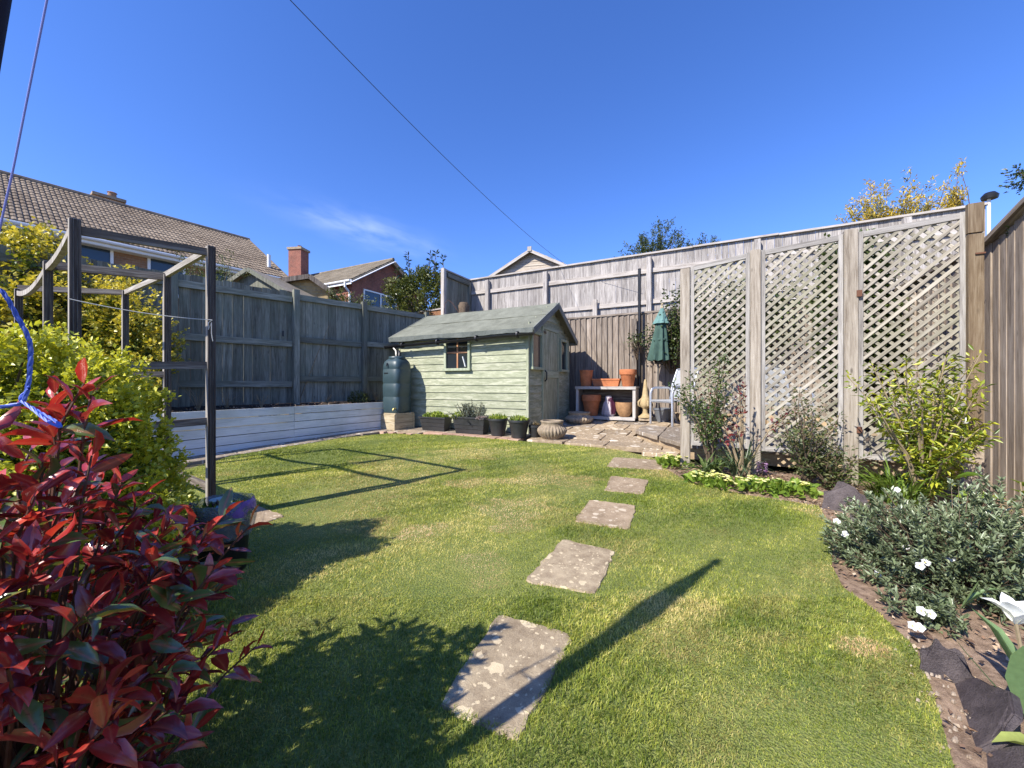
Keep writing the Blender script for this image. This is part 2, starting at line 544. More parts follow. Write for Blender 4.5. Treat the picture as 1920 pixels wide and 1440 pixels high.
M['shed_green'] = wood('pale green stained planks', (.20, .215, .14), (.30, .315, .21), (.47, .47, .35), rough=.65, gx=1.5, gl=2.4, var=.16, mixm=.2, knot=.5)
M['shed_trim'] = wood('green stained trim', (.23, .26, .17), (.33, .365, .25), (.45, .47, .35), rough=.65, var=.1, knot=.2)
M['shed_barge'] = wood('grey green bargeboard', (.10, .11, .095), (.17, .18, .16), (.25, .26, .23), rough=.7, var=.1, knot=.2)
M['orange_bar'] = wood('orange glazing bar', (.30, .13, .06), (.45, .22, .11), (.55, .30, .16), rough=.6, var=.1, knot=0)
M['sleeper'] = wood('stand timber', (.22, .17, .10), (.38, .31, .20), (.52, .45, .32), var=.15, knot=.6)
M['old_shed'] = wood('old pale shed boards', (.22, .17, .12), (.40, .34, .27), (.54, .48, .40), var=.3, knot=.3)
M['shelf_wood'] = wood('grey shelf timber', (.25, .23, .21), (.42, .39, .36), (.55, .52, .48), var=.1, knot=.3)
M['felt'] = stone('green mineral felt', (.11, .113, .085), (.185, .19, .148), scale=5.0, bstr=.25)
M['felt_edge'] = stone('felt edge', (.07, .08, .07), (.13, .14, .125), scale=6.0, bstr=.25)
M['black_plastic'] = plain('black plastic', (.012, .012, .013), rough=.38)
M['pot_plastic'] = plain('charcoal planter plastic', (.026, .027, .028), rough=.5, var=.3)
M['butt'] = plain('slate green butt plastic', (.035, .062, .072), rough=.42, var=.12, scale=3)
M['terracotta'] = plain('terracotta', (.47, .17, .075), rough=.85, var=.22, scale=9, bstr=.1, spec=.2)
M['terracotta_old'] = plain('weathered terracotta', (.38, .22, .11), rough=.85, var=.35, scale=6, bstr=.15, spec=.2)
M['metal'] = plain('brushed aluminium', (.55, .57, .60), rough=.4, metal=.85, var=.08)
M['mesh_grey'] = plain('grey chair mesh', (.33, .34, .35), rough=.7, var=.1, scale=60)
M['green_cloth'] = plain('green parasol cloth', (.055, .10, .08), rough=.85, var=.25, scale=5, spec=.2)
M['white_paint'] = plain('white paint', (.80, .80, .78), rough=.5, var=.04)
M['glass'] = glass_mat('dark window glass')
M['glass_blue'] = glass_mat('house window glass', (.03, .05, .075), .03)
M['soil'] = stone('soil', (.11, .07, .045), (.36, .255, .175), scale=26, bstr=1.0)
M['bed_soil'] = stone('dark bed compost', (.018, .013, .010), (.06, .042, .03), scale=24, bstr=1.0)
M['earth'] = stone('ground earth', (.07, .06, .03), (.15, .13, .07), scale=6, bstr=.5)
M['step'] = stone('stepping stone', (.20, .15, .095), (.40, .32, .21), lichen=(.62, .51, .33), amount=.55, lsc=9.5, bstr=.8)
M['step_far'] = stone('plain paving slab', (.22, .16, .10), (.40, .305, .205), lichen=(.58, .49, .36), amount=.3, lsc=14, bstr=.8)
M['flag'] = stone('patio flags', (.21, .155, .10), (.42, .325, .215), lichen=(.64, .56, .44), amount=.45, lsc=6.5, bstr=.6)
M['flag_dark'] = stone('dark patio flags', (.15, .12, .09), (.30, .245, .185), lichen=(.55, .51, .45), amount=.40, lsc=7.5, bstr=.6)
M['edging_brick'] = stone('pink edging brick', (.30, .17, .115), (.50, .35, .26), scale=9, bstr=.5)
M['sandstone'] = stone('sandstone', (.28, .20, .12), (.48, .37, .24), scale=9, bstr=.6)
M['finial'] = stone('yellow finial stone', (.30, .215, .105), (.50, .39, .22), scale=16, bstr=.3)
M['urn'] = stone('urn stone', (.17, .13, .09), (.40, .32, .225), scale=18, bstr=.6)
M['slate'] = stone('purple slate', (.04, .032, .034), (.115, .093, .092), scale=14, bstr=1.0, rough=.5)
M['pebble'] = stone('pebbles', (.22, .16, .11), (.50, .42, .33), scale=12, bstr=.3)
M['tile'] = stone('brown roof tile', (.13, .095, .065), (.29, .23, .165), scale=3.0, bstr=.4)
M['tile2'] = stone('mottled roof tile', (.14, .115, .08), (.29, .245, .18), scale=1.6, bstr=.4)
M['brick_red'] = brick_mat('red brick', (.20, .062, .04), (.28, .095, .06), (.27, .20, .16))
M['brick_brown'] = brick_mat('brown brick', (.26, .13, .07), (.36, .20, .11), (.30, .25, .19))
M['brick_yellow'] = brick_mat('buff brick', (.40, .27, .11), (.50, .36, .17), (.34, .29, .20), .9)
M['bark'] = plain('bark', (.13, .095, .065), rough=.9, var=.35, scale=30, bstr=.4, spec=.15)
M['cane'] = plain('dry cane', (.27, .21, .13), rough=.8, var=.25, scale=20, spec=.2)
M['stem_red'] = plain('red stem', (.085, .035, .022), rough=.5, var=.3, scale=20)
M['rope'] = plain('blue rope', (.10, .17, .62), rough=.55, var=.15, scale=80)
M['cord'] = plain('pale blue cord', (.22, .24, .60), rough=.5, var=.1)
M['twine'] = plain('white twine', (.55, .53, .48), rough=.9)
M['cable'] = plain('dark cable', (.04, .045, .06), rough=.6)
M['dark_cloth'] = plain('dark dryer cover', (.010, .008, .018), rough=.8, spec=.2)
M['sack'] = plain('white sack', (.45, .40, .42), rough=.6, var=.3, scale=8)
M['sack_print'] = plain('purple print', (.055, .008, .03), rough=.6, var=.3, scale=8)
M['rust'] = plain('rust metal', (.13, .055, .03), rough=.8)
M['pvc'] = plain('white plastic pipe', (.72, .72, .70), rough=.4, var=.04)

L_ = {}
L_['photinia'] = leaf_mat('photinia leaves', [(0, (.10, .014, .020)), (.3, (.22, .022, .026)), (.52, (.34, .030, .030)), (.74, (.50, .055, .034)), (.78, (.075, .12, .035)), (1, (.11, .19, .05))],
                          rough=.24, trans=.24, tcol=(1.5, 1.0, .7), spec=1.0, rib=(.55, .16, .10))
L_['box'] = leaf_mat('box leaves', [(0, (.05, .095, .012)), (.28, (.17, .22, .018)), (.5, (.46, .47, .035)), (1, (.62, .60, .07))], rough=.4, trans=.3)
L_['euonymus'] = leaf_mat('variegated leaves', [(0, (.05, .085, .016)), (.28, (.12, .17, .025)), (.42, (.38, .34, .035)), (.7, (.58, .48, .06)), (1, (.70, .60, .12))], rough=.4, trans=.28)
L_['laurel'] = leaf_mat('laurel leaves', [(0, (.035, .055, .012)), (.6, (.10, .12, .025)), (1, (.20, .20, .05))], rough=.35, trans=.25)
L_['laurel_blue'] = leaf_mat('dark shoot leaves', [(0, (.022, .045, .025)), (1, (.055, .085, .05))], rough=.3, trans=.25)
L_['ivy'] = leaf_mat('ivy leaves', [(0, (.02, .035, .01)), (.6, (.05, .075, .018)), (1, (.12, .15, .04))], rough=.4, trans=.25)
L_['tree'] = leaf_mat('tree leaves', [(0, (.05, .075, .03)), (1, (.13, .16, .06))], rough=.5, trans=.3)
L_['tree_yellow'] = leaf_mat('yellow tree leaves', [(0, (.10, .13, .05)), (.3, (.26, .25, .10)), (.45, (.55, .42, .07)), (1, (.75, .55, .05))], rough=.5, trans=.3)
L_['choisya'] = leaf_mat('gold green leaves', [(0, (.07, .12, .015)), (.4, (.20, .26, .025)), (.75, (.40, .42, .035)), (1, (.52, .52, .06))], rough=.35, trans=.3)
L_['rose'] = leaf_mat('rose leaves', [(0, (.04, .075, .02)), (.5, (.08, .13, .035)), (1, (.16, .21, .06))], rough=.45, trans=.3)
L_['plum'] = leaf_mat('plum leaves', [(0, (.10, .012, .020)), (1, (.24, .04, .035))], rough=.4, trans=.3, tcol=(1.5, 1, .7))
L_['brownish'] = leaf_mat('dull shrub leaves', [(0, (.05, .075, .025)), (.6, (.11, .14, .05)), (1, (.19, .17, .07))], rough=.5, trans=.3)
L_['silver'] = leaf_mat('silver leaves', [(0, (.09, .115, .06)), (.5, (.19, .24, .125)), (1, (.39, .43, .29))], rough=.32, trans=.15, spec=.6)
L_['primrose'] = leaf_mat('primrose leaves', [(0, (.09, .17, .02)), (1, (.26, .36, .05))], rough=.45, trans=.35)
L_['primrose_fl'] = leaf_mat('primrose petals', [(0, (.66, .66, .20)), (1, (.82, .80, .40))], rough=.6, trans=.3)
L_['strap'] = leaf_mat('grassy leaves', [(0, (.05, .11, .015)), (1, (.19, .28, .04))], rough=.4, trans=.35)
L_['strap_blue'] = leaf_mat('blue green leaves', [(0, (.06, .10, .055)), (1, (.15, .21, .11))], rough=.4, trans=.3)
L_['tulip_leaf'] = leaf_mat('tulip leaves', [(0, (.12, .21, .09)), (.5, (.22, .33, .14)), (1, (.42, .47, .12))], rough=.4, trans=.35)
L_['petal'] = leaf_mat('white petals', [(0, (.75, .76, .70)), (1, (.86, .86, .82))], rough=.55, trans=.25, tcol=(1, 1, .95))
L_['lavender'] = leaf_mat('grey herb leaves', [(0, (.09, .115, .085)), (1, (.27, .31, .25))], rough=.6, trans=.15)
L_['heather'] = leaf_mat('pink heather', [(0, (.30, .20, .20)), (1, (.60, .50, .48))], rough=.6, trans=.2)
L_['lime'] = leaf_mat('lime leaves', [(0, (.10, .18, .02)), (1, (.42, .48, .10))], rough=.45, trans=.35)
L_['hyacinth'] = leaf_mat('violet petals', [(0, (.32, .10, .36)), (1, (.70, .55, .72))], rough=.6, trans=.2)
L_['dry'] = leaf_mat('dry stems', [(0, (.13, .085, .04)), (1, (.30, .23, .12))], rough=.7, trans=.2)
L_['chip'] = leaf_mat('bark chips', [(0, (.05, .03, .02)), (.6, (.22, .13, .08)), (.85, (.42, .29, .18)), (1, (.60, .48, .34))], rough=.9, trans=0.0)


# grass: per-blade 'rnd' plus 'dry'
def grass_mat():
    m, nt, b, out = new_mat('lawn grass')
    a1 = node(nt, 'ShaderNodeAttribute', {'attribute_name': 'rnd'}); a2 = node(nt, 'ShaderNodeAttribute', {'attribute_name': 'dry'})
    g = ramp(nt, a1.outputs['Fac'], [(0, (.085, .14, .018)), (.35, (.235, .285, .034)), (.7, (.42, .435, .066)), (1, (.72, .62, .21))])
    d = ramp(nt, a1.outputs['Fac'], [(0, (.42, .28, .12)), (.5, (.66, .45, .23)), (1, (.80, .60, .36))])
    c = mixrgb(nt, a2.outputs['Fac'], g, d)
    setin(nt, b.inputs['Base Color'], c); b.inputs['Roughness'].default_value = .5; b.inputs['Specular IOR Level'].default_value = .35
    tr = node(nt, 'ShaderNodeBsdfTranslucent', Color=mixrgb(nt, 1.0, c, (1.2, 1.25, .6, 1), 'MULTIPLY'))
    mx = node(nt, 'ShaderNodeMixShader', Fac=.32)
    nt.links.new(b.outputs[0], mx.inputs[1]); nt.links.new(tr.outputs[0], mx.inputs[2]); nt.links.new(mx.outputs[0], out.inputs[0])
    return m


def turf_mat():
    m, nt, b, _ = new_mat('turf base')
    geo = node(nt, 'ShaderNodeNewGeometry')
    n1 = node(nt, 'ShaderNodeTexNoise', Vector=geo.outputs['Position'], Scale=2.5, Detail=6.0)
    n2 = node(nt, 'ShaderNodeTexNoise', Vector=geo.outputs['Position'], Scale=120.0, Detail=3.0)
    c = ramp(nt, mth(nt, 'ADD', mth(nt, 'MULTIPLY', n1.outputs[0], .4), mth(nt, 'MULTIPLY', n2.outputs[0], .6)), [(.35, (.10, .14, .025)), (.6, (.22, .24, .055)), (.75, (.34, .29, .11))])
    setin(nt, b.inputs['Base Color'], c); b.inputs['Roughness'].default_value = .95
    bump(nt, b, n2.outputs[0], .8, .02)
    return m


M['grass'] = grass_mat(); M['turf'] = turf_mat()

# ================================================================== GROUND
def tri_poly(name, pts, mat, parent=None, kind='structure', dz=0.0):
    bm = bmesh.new()
    vs = [bm.verts.new((p[0], p[1], p[2] + dz)) for p in pts]
    f = bm.faces.new(vs)
    if f.normal.z < 0 or f.calc_area() and (f.normal_update() or f.normal.z < 0): bmesh.ops.reverse_faces(bm, faces=[f])
    bmesh.ops.triangulate(bm, faces=bm.faces[:])
    me = bpy.data.meshes.new(name); bm.to_mesh(me); bm.free(); me.materials.append(mat)
    o = link(name, me, parent)
    if kind: o['kind'] = kind
    return o


def ground_h(x, y):
    dx, dy = x - OX, y - OY
    s, t = dx * UX + dy * UY, dx * VX + dy * VY
    h = gz(x, y) - 0.035
    k = min(max((t - 2.62) / .35, 0), 1) * min(max((s + 3.05) / .3, 0), 1)
    return h + k * 2.05


gx_ = np.concatenate([np.linspace(-220, -20, 14), np.arange(-19, 17, .3), np.linspace(18, 220, 14)])
gy_ = np.concatenate([np.linspace(-120, -6, 10), np.arange(-5, 15, .3), np.linspace(16, 380, 18)])
gv = [(x, y, ground_h(x, y)) for y in gy_ for x in gx_]
nx_ = len(gx_)
gf = [(j * nx_ + i, j * nx_ + i + 1, (j + 1) * nx_ + i + 1, (j + 1) * nx_ + i) for j in range(len(gy_) - 1) for i in range(nx_ - 1)]
o = MB().add(gv, gf).build('ground', M['earth'], smooth=True); o['kind'] = 'structure'

edge_back = [(440, 853), (520, 840), (600, 825), (725, 813), (850, 816), (900, 819), (1000, 829), (1080, 835), (1160, 843), (1235, 861)]
edge_right = [(1246, 878), (1290, 903), (1340, 915), (1400, 928), (1470, 938), (1535, 948), (1560, 990), (1560, 1060), (1580, 1100), (1650, 1152), (1715, 1212), (1750, 1300), (1790, 1440)]
lawn_pts = [G(*p) for p in edge_back] + [G(*p) for p in edge_right] + [Vector(p) for p in ((.86, .35, 0), (.8, -1.6, 0), (-3.2, -1.6, 0), (-3.3, 1.5, 0), (-3.5, 3.2, 0))]
for p in lawn_pts: p.z = gz(p.x, max(p.y, 0)) if p.y > 0 else -.0
lawn_pts = [Vector((p.x, p.y, .03 * p.y if p.y < 6.7 else .201)) for p in lawn_pts]
lawn = tri_poly('lawn', lawn_pts, M['turf'])

# flower bed on the right
bed_pts = [G(*p) for p in edge_right] + [Vector((.86, .35, .0)), Vector((1.2, -.9, -.03)), W(4.95, -5.6), W(4.95, -1.0), W(2.35, -.98)]
bed_pts = [Vector((p.x, p.y, .03 * p.y - .006)) for p in bed_pts]
tri_poly('flower_bed', bed_pts, M['soil'])


# ------------------------------------------------------------------ stepping stones
def slab(name, quad, mat, top, thick, parent=None, n=12, jag=.0045):
    """a paving slab: irregular outline, chamfered rim"""
    c = sum((Vector(q) for q in quad), Vector()) / 4
    pts = []
    for i in range(4):
        a, b = Vector(quad[i]), Vector(quad[(i + 1) % 4])
        for k in range(n):
            p = a.lerp(b, k / n)
            p += Vector((random.gauss(0, jag), random.gauss(0, jag), 0))
            if k == 0: p = p.lerp(c, .035)
            pts.append(p)
    m = len(pts)
    v = [(p.x, p.y, p.z + top - thick) for p in pts] + [(p.x, p.y, p.z + top - .008) for p in pts]
    inn = [p.lerp(c, .02) for p in pts]
    v += [(p.x, p.y, p.z + top + random.gauss(0, .0012)) for p in inn]
    f = []
    for r in (0, m):
        f += [(r + i, r + (i + 1) % m, r + m + (i + 1) % m, r + m + i) for i in range(m)]
    f.append(tuple(range(2 * m, 3 * m)))
    return MB().add(v, f).build(name, mat, parent)


step_quads = [
    ([(935, 1152), (818, 1328), (972, 1393), (1077, 1193)], 'large lichen spotted stepping stone nearest the camera, crossed by the dryer shadow', 'step'),
    ([(1055, 1012), (983, 1091), (1117, 1116), (1155, 1035)], 'speckled grey stepping stone, second from the camera in the lawn', 'step'),
    ([(1105, 938), (1075, 978), (1180, 995), (1194, 949)], 'plain grey stepping stone in the middle of the row of five', 'step_far'),
    ([(1145, 893), (1133, 920), (1206, 928), (1217, 901)], 'small pinkish stepping stone, fourth from the camera in the lawn', 'step_far'),
    ([(1150, 858), (1137, 876), (1243, 882), (1246, 864)], 'farthest stepping stone, wide and thin beside the pale primroses by the screen post', 'step_far'),
    ([(455, 940), (380, 966), (452, 996), (535, 968)], 'grey paving slab in the lawn beside the black bin at the frame post', 'step_far')]
steps_xy = []
for q, lab, mt in step_quads:
    pts = [G(*p) for p in q]
    c = sum(pts, Vector()) / 4
    o = slab('stepping_stone', [p - c for p in pts], M[mt], .007, .06)
    o.location = c
    tag(o, lab, 'stepping stone', 'stepping stones set in the lawn')
    steps_xy.append(([(p.x, p.y) for p in pts], c))


def in_poly(x, y, poly):
    inside = np.zeros(len(x), bool)
    n = len(poly)
    for i in range(n):
        x0, y0 = poly[i]; x1, y1 = poly[(i + 1) % n]
        cnd = ((y0 > y) != (y1 > y))
        xi = (x1 - x0) * (y - y0) / ((y1 - y0) if abs(y1 - y0) > 1e-12 else 1e-12) + x0
        inside ^= cnd & (x < xi)
    return inside


# ------------------------------------------------------------------ grass
def patch_noise(x, y, seed, fr):
    r = np.random.default_rng(seed); o_ = np.zeros_like(x)
    for i in range(9):
        a = r.normal(size=2) * fr; o_ += np.sin(a[0] * x + a[1] * y + r.random() * 6.28) / 9 ** .5
    return o_


lawn_xy = [(p.x, p.y) for p in lawn_pts]
gp = []
for y0, y1, dens, wd, seg in ((.72, 1.2, 44000, .0019, 2), (1.2, 1.8, 34000, .0025, 2), (1.8, 2.8, 19000, .0040, 1), (2.8, 4.2, 12000, .0060, 1), (4.2, 6.9, 8000, .0080, 1)):
    xm = 1.45 * y1
    n = int(dens * 2 * xm * (y1 - y0))
    x = rng.uniform(-xm, xm, n); y = rng.uniform(y0, y1, n)
    ok = (np.abs(x) < 1.42 * y + .15)
    x, y = x[ok], y[ok]
    ok = in_poly(x, y, lawn_xy); x, y = x[ok], y[ok]
    for poly, c in steps_xy:
        pl = [((px_ - c.x) * .925 + c.x, (py_ - c.y) * .925 + c.y) for px_, py_ in poly]
        ok = ~in_poly(x, y, pl); x, y = x[ok], y[ok]
    gp.append((x, y, wd, seg))
dry_spots = [
    (900, 1058, .16, .9), (905, 1095, .10, .8), (960, 955, .30, .75), (790, 998, .16, .95), (960, 990, .13, .85), (1075, 905, .26, .7),
    (1010, 900, .34, .6), (880, 905, .2, .6), (840, 880, .3, .35), (760, 900, .3, .5), (1610, 1213, .085, .95), (1545, 960, .22, .55), (1330, 885, .35, .3),
    (745, 865, .5, .4), (700, 985, .25, .5), (1270, 1195, .22, .3), (1260, 1150, .2, .3), (880, 850, .5, .4), (1560, 1075, .18, .3), (1260, 888, .3, .5)]
for seg_ in (2, 1):
    xs = np.concatenate([g[0] for g in gp if g[3] == seg_]); ys = np.concatenate([g[1] for g in gp if g[3] == seg_])
    ws = np.concatenate([np.full(len(g[0]), g[2]) for g in gp if g[3] == seg_])
    n = len(xs)
    pn = patch_noise(xs, ys, 3, 2.2) * .5 + patch_noise(xs, ys, 4, 6.0) * .35 + patch_noise(xs, ys, 9, 17) * .22
    dry = np.clip((pn - .0) * .55, 0, .55)
    for px_, py_, r_, k_ in dry_spots:
        c = G(px_, py_)
        ell = ((xs - c.x) / r_) ** 2 + ((ys - c.y) / (r_ * .75)) ** 2
        dry = np.maximum(dry, 1.3 * k_ * np.clip(1.5 - ell + .55 * patch_noise(xs, ys, 21, 14), 0, 1))
    dry = np.clip(dry + rng.normal(0, .12, n), 0, 1) * (rng.random(n) < .93)
    rnd = np.clip(.52 + .24 * patch_noise(xs, ys, 31, 3.0) + .14 * patch_noise(xs, ys, 33, 14) + .12 * patch_noise(xs, ys, 35, 55) + rng.normal(0, .2, n), 0, 1)
    # lusher next to the slabs
    lush = np.zeros(n)
    for px_, py_, r_ in ((1010, 1135, .13), (1190, 940, .2), (1230, 912, .3), (1060, 1000, .12), (1440, 965, .3)):
        c = G(px_, py_); lush = np.maximum(lush, np.clip(1.2 - ((xs - c.x) ** 2 + (ys - c.y) ** 2) / r_ ** 2, 0, 1))
    rnd *= 1 - .45 * lush; dry *= 1 - .9 * lush
    h = rng.uniform(.009, .0205, n) * (1 + .25 * patch_noise(xs, ys, 41, 4)) * (1 + .35 * lush) * (1 - .2 * dry)
    h = np.maximum(h, .007)
    az = 2.2 * patch_noise(xs, ys, 51, 26) + rng.normal(0, 1.3, n); lean = np.abs(rng.normal(.55, .45, n)) * (1 + .8 * dry)
    dx, dy = np.cos(az) * lean, np.sin(az) * lean
    sa = az + np.pi / 2 + rng.normal(0, .6, n)
    sx, sy = np.cos(sa) * ws / 2, np.sin(sa) * ws / 2
    z0 = .03 * np.minimum(ys, 6.7) - .002
    b1 = np.stack([xs - sx, ys - sy, z0], 1); b2 = np.stack([xs + sx, ys + sy, z0], 1)
    tip = np.stack([xs + dx * h, ys + dy * h, z0 + h * (1 - .25 * lean)], 1)
    if seg_ == 2:
        m1 = np.stack([xs - sx * .8 + dx * h * .3, ys - sy * .8 + dy * h * .3, z0 + h * .6], 1); m2 = m1 + np.stack([sx * 1.6, sy * 1.6, sx * 0], 1)
        V = np.stack([b1, b2, m2, m1, tip], 1).reshape(-1, 3); k = 5
        Fc = (np.array([(0, 1, 2), (0, 2, 3), (3, 2, 4)])[None] + (np.arange(n) * 5)[:, None, None]).reshape(-1, 3)
    else:
        V = np.stack([b1, b2, tip], 1).reshape(-1, 3); k = 3
        Fc = np.arange(n * 3).reshape(-1, 3)
    if seg_ == 2: acc = (V, Fc, np.repeat(rnd, k), np.repeat(dry, k))
    else:
        V0, F0, r0, d0 = acc
        g_o = tri_mesh('grass', np.concatenate([V0, V]), np.concatenate([F0, Fc + len(V0)]), M['grass'],
                       {'rnd': np.concatenate([r0, np.repeat(rnd, k)]), 'dry': np.concatenate([d0, np.repeat(dry, k)])}, smooth=False)
        g_o['kind'] = 'stuff'; g_o['label'] = 'short mown green and straw coloured grass of the lawn'; g_o['category'] = 'grass'

# ------------------------------------------------------------------ patio in front of and beside the shed
patio = thing('patio', None, None, W(0, 0, 0), ANG); patio['kind'] = 'structure'


def pz(t): return .2 + .05 * max(0, t + .3)


def flag(s0, s1, t0, t1, mat, parent, z=None, front=None):
    g = .007
    zz = (lambda t: pz(t)) if z is None else (lambda t: z)
    q = [(s0 + g, t0 + g), (s1 - g, t0 + g), (s1 - g, t1 - g), (s0 + g, t1 - g)]
    if front: q[0] = (q[0][0], front[0] + g); q[1] = (q[1][0], front[1] + g)
    jz = random.uniform(-.004, .004)
    return slab('flagstone', [Vector((a, b, zz(b) + jz)) for a, b in q], mat, 0, .05, parent, n=4, jag=.004)


rows = [(-.58, -.12), (-.12, .34), (.34, .95), (.95, 1.55), (1.55, 2.1), (2.1, 2.6)]
for i, (t0, t1) in enumerate(rows):
    s = .12 + random.uniform(0, .12) if i < 1 else .05
    while s < 2.25:
        w = random.choice((.45, .6, .75)); e = min(s + w, 2.3)
        lim = 1.66 if t0 >= .2 else (2.3 if t0 < -.3 else 2.1)
        if e > lim: e = lim
        if e - s > .1: flag(s, e, t0, t1, M['flag'] if random.random() < .75 else M['flag_dark'], patio)
        if e >= lim: break
        s = e
for s0, s1, t0, t1 in ((1.4, 1.95, -.95 + .36, -.58), (1.95, 2.4, -.86, -.58)):
    flag(s0, s1, t0, t1, M['flag'], patio)
# strip along the front of the shed
s = -2.9
while s < .05:
    w = random.choice((.5, .6)); e = min(s + w, .1)
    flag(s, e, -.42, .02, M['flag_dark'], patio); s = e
# pink bricks edging the lawn
s = -1.75
while s < .12:
    w = random.uniform(.19, .235)
    o = board(patio, 'brick', M['edging_brick'], (s + w / 2, -.52 + random.uniform(-.012, .012), .165 + random.uniform(-.004, .004)), (1, random.uniform(-.03, .03), 0), w - .012, (0, 1, 0), .19, .07)
    s += w
for s0, s1 in ((-2.75, -2.25), (-2.25, -1.75)):
    flag(s0, s1, -.82, -.42, M['flag'], patio)
for s0 in (-2.42, -2.2, -1.98, -1.8):
    o = board(patio, 'brick', M['edging_brick'], (s0, -.88, .17), (1, .05, 0), .11, (0, 1, 0), .09, .08)

# raised corner of the patio with its stone riser
rp = thing('raised_patio', None, None, W(1.69, -.87, .15), ANG); rp['kind'] = 'structure'
rl = lambda s, t, z: Vector((s - 1.69, t + .87, z - .15))
poly = [(0.03, 1.2), (.8, .06), (3.2, .03), (3.2, 3.3), (.03, 3.3)]
MB().prism(poly, 0, .13).build('riser', M['sandstone'], rp)
cb_ = [1.69, 2.1, 2.47, 3.05, 3.6, 4.2, 4.88]
ft = lambda s: .31 - (s - 1.69) / (2.47 - 1.69) * 1.18 if s < 2.47 else -.87
for i in range(6):
    s0, s1 = cb_[i], cb_[i + 1]
    tt = [None, .55, 1.1, 1.7, 2.5] if i < 2 else [None, -.3, .3, .95, 1.6, 2.5]
    for j in range(len(tt) - 1):
        g = .006
        if j == 0: q = [(s0 + g, ft(s0 + .001)), (s1 - g, ft(s1 - .001)), (s1 - g, tt[1] - g), (s0 + g, tt[1] - g)]
        else: q = [(s0 + g, tt[j] + g), (s1 - g, tt[j] + g), (s1 - g, tt[j + 1] - g), (s0 + g, tt[j + 1] - g)]
        slab('flagstone', [rl(a, b, .335 + random.uniform(-.004, .004)) for a, b in q], M['flag_dark'] if j < 2 else M['flag'], 0, .05, rp, n=4, jag=.005)
# tan kerb stones at the foot of the back fence
sl = thing('stone_kerb', 'low tan sandstone kerb at the foot of the back fence behind the garden chairs', 'kerb', W(1.75, 2.25, .33), ANG)
s = 0
while s < 3.1:
    w = random.uniform(.38, .55)
    MB().box((s + w / 2, 0, .08), (w - .012, .2, .17)).build('stone', M['sandstone'], sl, bevel=.012); s += w

# paving strip at the foot of the white bed
bA, bB = Vector((-3.77, 5.14, 0)), Vector((-2.4, 7.4, 0))
bdir = (bB - bA).normalized(); bnrm = Vector((bdir.y, -bdir.x, 0))          # towards the lawn
path = thing('paving_strip', None, None, (bA.x, bA.y, .15)); path['kind'] = 'structure'
q = -3.0
while q < 2.5:
    a = bA + bdir * (q + .006); b = bA + bdir * (q + .59)
    quad = [a + bnrm * .01, a + bnrm * .36, b + bnrm * .36, b + bnrm * .01]
    quad = [Vector((p.x - bA.x, p.y - bA.y, gz(p.x, p.y) - .15)) for p in quad]
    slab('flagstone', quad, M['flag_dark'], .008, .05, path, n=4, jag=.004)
    q += .6

# ------------------------------------------------------------------ white raised bed
rb = thing('raised_bed', 'long white painted timber raised bed below the grey fence', 'raised bed', (bA.x, bA.y, .13))
for k in range(5):
    zc = .05 + k * .118
    for q0, q1 in ((-3.2, -1.606), (-1.604, .869), (.871, 2.95)):
        c = bdir * ((q0 + q1) / 2) - bnrm * (.02 - random.uniform(0, .004))
        o = board(rb, 'bed_board', M['bed_white'], (c.x, c.y, zc + .0), bdir, q1 - q0 - .002, (0, 0, 1), .108, .03)
for q in (-1.61, .87, 2.9):
    c = bdir * q - bnrm * .07
    board(rb, 'bed_post', M['bed_white'], (c.x, c.y, .28), (0, 0, 1), .56, bdir, .06, .06)
soil_pts = [bA + bdir * -3.2 - bnrm * .04, bA + bdir * 3.3 - bnrm * .04, bA + bdir * 3.6 - bnrm * .9, bA + bdir * 3.0 - bnrm * 2.6, bA + bdir * -3.2 - bnrm * 3.2]
ns = 26
sv, sf = [], []
for j in range(ns):
    for i in range(ns * 2):
        a = soil_pts[0].lerp(soil_pts[1], i / (ns * 2 - 1)) - bnrm * (j / (ns - 1)) * 2.4
        sv.append((a.x, a.y, .655 + .035 * math.sin(a.x * 9 + a.y * 5) * math.sin(a.y * 7) + random.uniform(-.018, .018) + .05 * j / ns))
for j in range(ns - 1):
    for i in range(ns * 2 - 1):
        sf.append((j * ns * 2 + i, j * ns * 2 + i + 1, (j + 1) * ns * 2 + i + 1, (j + 1) * ns * 2 + i))
o = MB().add(sv, sf).build('bed_soil', M['bed_soil'], smooth=True); o['kind'] = 'structure'

# ================================================================== FENCES
# left fence (its own bearing)
FO = Vector((-3.997, 7.1, 0)); fe = Vector((.669, .743, 0)).normalized(); fn = Vector((fe.y, -fe.x, 0))   # fn towards the garden
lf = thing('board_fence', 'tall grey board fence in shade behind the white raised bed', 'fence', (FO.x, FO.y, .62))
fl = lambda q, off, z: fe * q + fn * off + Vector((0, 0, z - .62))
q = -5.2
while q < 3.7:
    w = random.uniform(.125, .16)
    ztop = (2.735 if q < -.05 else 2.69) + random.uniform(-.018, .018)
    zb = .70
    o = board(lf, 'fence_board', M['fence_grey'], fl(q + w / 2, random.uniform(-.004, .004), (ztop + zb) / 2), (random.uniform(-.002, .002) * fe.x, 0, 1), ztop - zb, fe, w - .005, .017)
    q += w
for q0, q1, zs in ((-5.2, -3.43, (2.58, 1.78, 1.05)), (-3.4, -1.72, (2.58, 1.78, 1.05)), (-1.68, -.06, (2.585, 1.775, 1.05)), (.06, 1.25, (2.65, 1.87, 1.15)), (1.36, 2.82, (2.65, 1.89, 1.16)), (2.92, 3.6, (2.65, 1.9, 1.16))):
    for z in zs:
        board(lf, 'rail', M['fence_grey'], fl((q0 + q1) / 2, .035, z), fe + Vector((0, 0, random.uniform(-.006, .006))), q1 - q0, (0, 0, 1), .105, .05)
